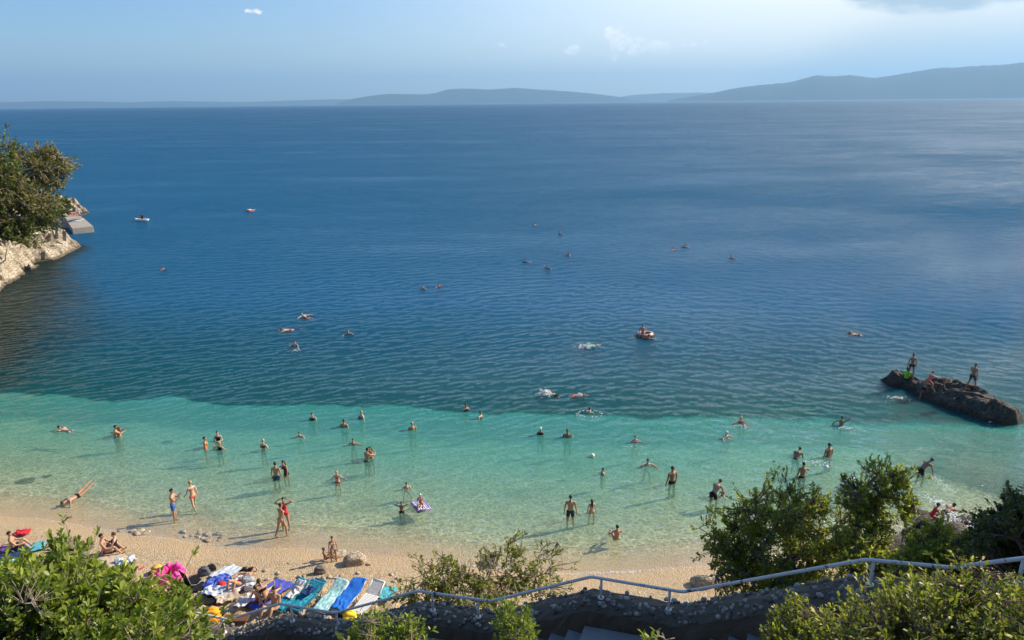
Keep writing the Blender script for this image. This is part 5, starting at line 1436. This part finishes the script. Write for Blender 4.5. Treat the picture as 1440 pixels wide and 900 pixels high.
TOW = {
 'turq': mat_towel('towel_turquoise', (.10, .42, .48)), 'navy': mat_towel('towel_navy', (.025, .05, .16)), 'blue': mat_towel('towel_blue', (.03, .17, .62)),
 'aqua': mat_towel('towel_aqua', (.25, .55, .56), (.55, .72, .68), 0, 9), 'violet': mat_towel('towel_violet_blue', (.10, .12, .50)), 'white': mat_towel('towel_white', (.72, .68, .66)),
 'pale': mat_towel('towel_pale_blue', (.50, .57, .65), (.64, .67, .70), 30), 'teal': mat_towel('towel_teal', (.02, .22, .34), (.05, .38, .48), 0, 7), 'black': mat_towel('cloth_black', (.02, .02, .022)),
 'royal': mat_towel('towel_royal', (.03, .06, .38), (.10, .16, .45), 0, 7), 'beige': mat_towel('towel_beige', (.55, .45, .33)), 'pink': mat_towel('cloth_pink', (.80, .10, .30)), 'red': mat_towel('cloth_red', (.55, .03, .05)), 'denim': mat_towel('towel_steel_blue', (.16, .27, .42))}
def bpos(px, py):
    z = .5
    for _ in range(6):
        p = at(px, py, z); z = -float(depth(p[0], p[1]))
    return p
def lay(px, py, w, l, rz, col, label, seed, amp=.03, z=.03, cat='towel', name='towel', lift=None, group=None):
    p = bpos(px, py); o = link(name, sheet(name, w, l, TOW[col], seed, amp, lift=lift)); 
    sl = math.atan(.11); o.location = (p[0], p[1], p[2]+z); o.rotation_euler = Euler((0, 0, rz)); 
    # follow the slope of the beach
    M = Matrix.Rotation(-sl if False else -sl, 4, 'X') @ Matrix.Rotation(rz, 4, 'Z'); o.rotation_euler = M.to_euler(); return tag(o, label, cat, group)
def build_lounger(px, py, rz, col, label, back=.55):
    p = bpos(px, py+5); r = empty('sun_lounger', (p[0], p[1], p[2]), rz, label, 'sun lounger', 'sun loungers behind the pebble wall')
    m = mat_simple('lounger_plastic', col, .5, .35); ca, sa = math.cos(back), math.sin(back)
    r.scale = (.86,)*3
    rail = MB()
    for s in (-1, 1):
        rail.tube([(s*.31, -.95, .31), (s*.31, .25, .33), (s*.31, .30, .33)], .028, 8); rail.tube([(s*.31, .30, .33), (s*.31, .30+.68*ca, .33+.68*sa)], .028, 8)
    rail.tube([(-.31, -.95, .31), (.31, -.95, .31)], .028, 8); rail.tube([(-.31, .3+.68*ca, .33+.68*sa), (.31, .3+.68*ca, .33+.68*sa)], .028, 8); rail.build('frame', m, r)
    sl = MB()
    for i in range(15): sl.box((0, -.90+i*.083, .335), (.60, .062, .018))
    sl.build('seat', m, r, False)
    bk = MB(); M = Matrix.Rotation(back, 3, 'X')
    for i in range(8): d = .05+i*.083; bk.box((0, .30+d*ca, .335+d*sa), (.60, .062, .018), M)
    bk.build('backrest', m, r, False)
    for sx, y in ((-1, -.75), (1, -.75), (-1, .2), (1, .2)):
        b = MB(); b.tube([(sx*.29, y, .31), (sx*.31, y-.03, -.05)], [.028, .022], 8); b.build('leg', m, r)
    b = MB(); b.tube([(-.27, .3+.4*ca, .30+.4*sa), (-.27, .48, .02), (.27, .48, .02), (.27, .3+.4*ca, .30+.4*sa)], .018, 8); b.build('prop', m, r)
    return r, p
def on_lounger(r, w, l, y, col, label, seed, amp, back=.55, x=0, z=.0):
    def lift(X, Y):
        yy = Y+y; return np.where(yy > .30, (yy-.30)*math.tan(back), 0)
    o = link('towel', sheet('towel', w, l, TOW[col], seed, amp, lift=lift)); M = Matrix.Rotation(r.rotation_euler[2], 4, 'Z')
    o.location = Vector(r.location)+M @ Vector((x, y, .352+z))*.86; o.rotation_euler = r.rotation_euler; o.scale = (.86,)*3; return tag(o, label, 'towel')
def bag_mesh(a, b, c, seed):
    bm = bmesh.new(); bmesh.ops.create_icosphere(bm, subdivisions=4, radius=1)
    V = np.array([v.co[:] for v in bm.verts]); n = (np.abs(V)**4.5).sum(1)**(1/4.5); V = V/n[:, None]
    k = 1-.22*sstep(V[:, 2], -.4, 1.); V[:, 0] *= k; V[:, 1] *= k*.95
    w = .13*fbm(V[:, 0]*1.6+seed, V[:, 2]*2.2+V[:, 1]*1.5, 3, seed)+.07*np.sin(V[:, 2]*9+4*V[:, 0]+seed)*sstep(V[:, 2], -.6, .4)
    V *= (1+w)[:, None]; V[:, 2] += -.12*V[:, 0]**2*sstep(V[:, 2], 0, 1)+.1*fbm(V[:, 0]*2, V[:, 1]*2+seed, 2, seed+3)
    for v, q in zip(bm.verts, V*np.array([a, b, c])): v.co = q
    me = bpy.data.meshes.new('body'); bm.to_mesh(me); bm.free(); me.polygons.foreach_set('use_smooth', np.full(len(me.polygons), True)); return me
def bag(px, py, s, col, label, rz=0, name='beach_bag', cat='bag', squash=(1, .6, .8), strap=True):
    p = bpos(px, py); r = empty(name, (p[0], p[1], p[2]), rz, label, cat)
    me = bag_mesh(s*squash[0], s*squash[1], s*squash[2], int(px*7) % 90+1); m = mat_simple('bag_cloth', col, .8, .2, .15, 20)
    o = link('body', me, r, m); o.location = (0, 0, s*squash[2]*.62)
    if strap:
        o2 = link('pocket', bag_mesh(s*squash[0]*.6, s*.14, s*squash[2]*.42, int(px*3) % 90+2), r, m); o2.location = (0, -s*squash[1]*.9, s*squash[2]*.42)
    if strap:
        b = MB(); b.tube([(-s*.5, 0, s*squash[2]*1.3), (-s*.25, .02, s*squash[2]*1.9), (s*.25, .02, s*squash[2]*1.9), (s*.5, 0, s*squash[2]*1.3)], .014, 6); b.build('strap', m, r)
    return r
def build_beach_things():
    # left edge
    lay(30, 774, .85, 1.8, -1.1, 'turq', 'turquoise towel lying at the left edge of the beach', 3)
    lay(6, 783, .9, 1.7, -1.2, 'navy', 'dark blue towel under the seated man at far left', 5)
    lay(32, 752, .6, .5, .3, 'red', 'crumpled red cloth lying beyond the people at far left', 6, .10)
    lay(4, 794, .8, 1.2, -1.0, 'aqua', 'pale aqua towel nearest us at the left edge', 7)
    lay(104, 790, .45, 1.2, .2, 'denim', 'narrow steel blue towel behind the top of the big bush', 8, .06)
    lay(160, 790, 1.0, 1.7, 1.2, 'beige', 'beige blanket under the pair behind the big bush', 11)
    lay(177, 793, .8, .6, .6, 'pale', 'striped pale cloth beside the beige blanket', 12, .12)
    bag(163, 772, .2, BLACK, 'small black bag next to the woman sitting in black')
    bag(176, 812, .22, NAVY, 'dark blue bag below the beige blanket', .5)
    lay(172, 822, .5, .4, .3, 'pink', 'little pink cloth at the edge of the big bush', 13, .1)
    bag(221, 806, .24, (.75, .45, .08), 'yellow round beach bag beside the pink float', .4, squash=(1, .9, .85))
    p = bpos(240, 812); r = empty('inflatable_float', (p[0], p[1], p[2]+.15), .3, 'ruffled bright pink inflatable float on the shingle by the bush', 'inflatable'); M = mat_simple('pink_vinyl', (.85, .08, .34), .4, .4)
    b = MB(); torus_mb(b, .40, .15, ruff=.5); b.build('ring', M, r)
    for i in range(7):
        b = MB(); a = i*.9; b.ball((math.cos(a)*.42, math.sin(a)*.42, .16), (.14, .10, .13), Matrix.Rotation(a, 3, 'Z'), 10, 7); b.build('ruffle', M, r)
    # cluster of towels, a folding chair and bags
    p = bpos(272, 822); r = empty('folding_chair', p, 2.5, 'low black folding beach chair left of the blue towels', 'chair'); mk = TOW['black']; mt = mat_simple('chair_tube', (.3, .3, .32), .4)
    b = MB(); b.box((0, .28, .48), (.52, .03, .62), Matrix.Rotation(-.25, 3, 'X')); b.build('backrest', mk, r, False, .01)
    b = MB(); b.box((0, 0, .2), (.52, .5, .03)); b.build('seat', mk, r, False, .01)
    for s in (-1, 1):
        b = MB(); b.tube([(s*.27, -.25, 0), (s*.27, .22, .22), (s*.27, .36, .8)], .013, 6); b.tube([(s*.27, .28, 0), (s*.27, -.25, .2)], .013, 6); b.build('frame', mt, r)
    bag(287, 808, .25, GREY, 'grey rucksack standing right of the black folding chair', .2, 'rucksack')
    bag(297, 802, .2, BLACK, 'small black bag behind the grey rucksack', .6)
    lay(266, 829, 1.0, .7, .2, 'black', 'black cloth spread in front of the folding chair', 15, .06)
    lay(318, 808, .8, 1.05, -.5, 'pale', 'striped pale blue towel, farthest of the towel cluster', 16, .08)
    lay(308, 822, .75, 1.0, -.6, 'royal', 'royal blue patterned towel in the towel cluster', 17, .09)
    lay(302, 834, .8, .75, -.3, 'pale', 'crumpled striped towel at the near side of the towel cluster', 18, .10)
    lay(327, 828, .9, 1.5, -.5, 'white', 'white towel under the person in red trunks', 19, .06)
    b = MB(); p = bpos(312, 826); b.ball((0, 0, .14), (.17, .17, .13), None, 16, 10); o = b.build('cap', cloth(RED)); o.location = tuple(p); tag(o, 'round red hat lying on the patterned towel', 'hat')
    lay(292, 846, 1.0, .55, .3, 'black', 'dark mat lying below the towel cluster', 20, .05)
    lay(320, 843, .9, .6, .5, 'beige', 'beige towel lying below the white towel', 21, .07)
    bag(349, 823, .30, (.30, .34, .36), 'grey bag with a white bottle beside the person in red trunks', .4)
    bag(352, 829, .22, WHITE, 'white crumpled bag in front of the grey bag', .1, strap=False)
    for k, (px, py) in enumerate(((342, 802), (353, 802))): bag(px, py, .15, BLACK, ('pair of dark shoes at the top of the towel cluster', 'small dark pouch right of the dark shoes')[k], .3, ('shoes', 'pouch')[k], ('shoes', 'bag')[k], (1, .7, .5), False)
    # violet blue towel with people
    lay(376, 838, .95, 2.1, -.45, 'violet', 'violet blue towel left of the loungers', 22, .05)
    lay(345, 852, .5, .9, -.3, 'white', 'white rolled towel at the left of the violet blue towel', 23, .14)
    bag(391, 842, .16, BLACK, 'small dark bag between violet towel and first lounger')
    # loungers
    teal = (.02, .20, .30)
    r1, p1 = build_lounger(411, 843, -.45, teal, 'dark teal sun lounger covered with white cloths, leftmost in the row')
    on_lounger(r1, .58, 1.75, 0, 'teal', 'teal patterned towel covering the leftmost lounger', 31, .015)
    on_lounger(r1, .42, .95, .25, 'white', 'white garment thrown over the leftmost lounger', 32, .10, x=.04, z=.02)
    r2, p2 = build_lounger(434, 842, -.40, teal, 'dark teal sun lounger with a dark bundle, second in the row', .3)
    on_lounger(r2, .58, 1.70, 0, 'teal', 'teal towel covering the second lounger', 33, .02, .3)
    on_lounger(r2, .5, .55, .1, 'navy', 'dark blue patterned bundle on the second lounger', 34, .14, .3, z=.02)
    r3, p3 = build_lounger(467, 844, -.36, (.7, .7, .7), 'white sun lounger hidden under an aqua towel', .3)
    on_lounger(r3, .70, 1.95, 0, 'aqua', 'pale aqua patterned towel covering a lounger', 35, .03, .3)
    r4, p4 = build_lounger(491, 843, -.34, (.7, .7, .7), 'white sun lounger hidden under a bright blue towel', .3)
    on_lounger(r4, .70, 2.0, 0, 'blue', 'bright blue towel covering a lounger', 36, .06, .3)
    build_lounger(519, 846, -.40, (.78, .77, .74), 'bare white slatted sun lounger at the right end of the row', .55)
    bag(450, 806, .25, (.16, .13, .11), 'dark bundle of clothes on the shingle behind the loungers', .3)
    lay(545, 838, .6, 1.0, -.3, 'turq', 'turquoise towel under the left side of the twiggy bush', 38, .10)
    # near the foot of the wall
    bag(298, 872, .34, (.85, .36, .02), 'bright orange bag beside the end of the handrail', .4, squash=(1, .8, .8))
    bag(308, 865, .17, BLACK, 'black object leaning behind the orange bag', .2, strap=False)
    bag(492, 872, .27, (.80, .55, .04), 'yellow round bag below the blue towel by the wall', .4, squash=(1, .8, .8))
    bag(482, 870, .22, BLACK, 'black bag left of the yellow round bag', .2)
    p = bpos(333, 874); b = MB(); b.box((0, 0, .15), (.9, .35, .05)); b.box((-.35, 0, .06), (.06, .3, .12)); b.box((.35, 0, .06), (.06, .3, .12)); o = b.build('plank_bench', mat_simple('brown_plank', (.16, .07, .04), .7), None, False, .008); o.location = tuple(p); tag(o, 'low brown plank behind the lowest part of the wall', 'bench')
    rng = random.Random(77)
    for k, (px, py) in enumerate(((365, 822), (402, 822), (441, 818), (470, 815), (335, 848), (196, 800), (460, 866), (283, 840))):
        p = bpos(px, py); o_ = empty('flip_flops', p, rng.uniform(0, 6), ('pair of flip flops by the head of the violet towel', 'pair of flip flops between the leftmost lounger and the sand', 'pair of flip flops above the second lounger', 'pair of flip flops above the aqua covered lounger', 'pair of flip flops under the towel cluster', 'pair of flip flops beside the big bush top', 'pair of flip flops at the foot of the aqua lounger', 'pair of flip flops by the black mat')[k], 'flip flops', 'flip flops on the shingle')
        ms = cloth(((.05, .05, .06), (.6, .1, .1), (.1, .25, .5), (.5, .45, .35))[k % 4])
        for sx in (-1, 1):
            b = MB(); b.box((sx*.09, sx*.03, .03), (.09, .26, .025), Matrix.Rotation(sx*.2, 3, 'Z')); so2 = b.build('sole', ms, o_, False, .008)
            b = MB(); b.tube([(sx*.09-.035, sx*.03-.02, .04), (sx*.09, sx*.03+.07, .075), (sx*.09+.035, sx*.03-.02, .04)], .009, 6); b.build('strap', ms, o_)
    for k, (px, py) in enumerate(((358, 836), (424, 824), (312, 838))):
        p = bpos(px, py); o_ = empty('bottle', p, 0, ('small water bottle between the grey bag and the violet towel', 'small water bottle between the two dark teal loungers', 'small water bottle standing on the towel cluster')[k], 'bottle')
        b = MB(); b.tube([(0, 0, 0), (0, 0, .17), (0, 0, .21), (0, 0, .24)], [.036, .036, .016, .014], 12); b.build('body', mat_simple('bottle_plastic', (.55, .68, .75), .15, .6), o_)
        b = MB(); b.tube([(0, 0, .24), (0, 0, .262)], .017, 10); b.build('cap', cloth(BLUE), o_)
    # hanging round the bathing platform
    for k, (px, py, z, c) in enumerate(((100, 311, .96, 'navy'), (110, 310, .96, 'pale'), (104, 301, 1.36, 'red'))):
        p = at(px, py, z); o = link('towel', sheet('towel', 1.0, 1.9, TOW[c], 50+k, .04)); o.location = tuple(p); tag(o, ('dark towel on the lower slab of the platform', 'pale towel on the lower slab of the platform', 'red towel at the back of the platform')[k], 'towel')
build_beach_things()
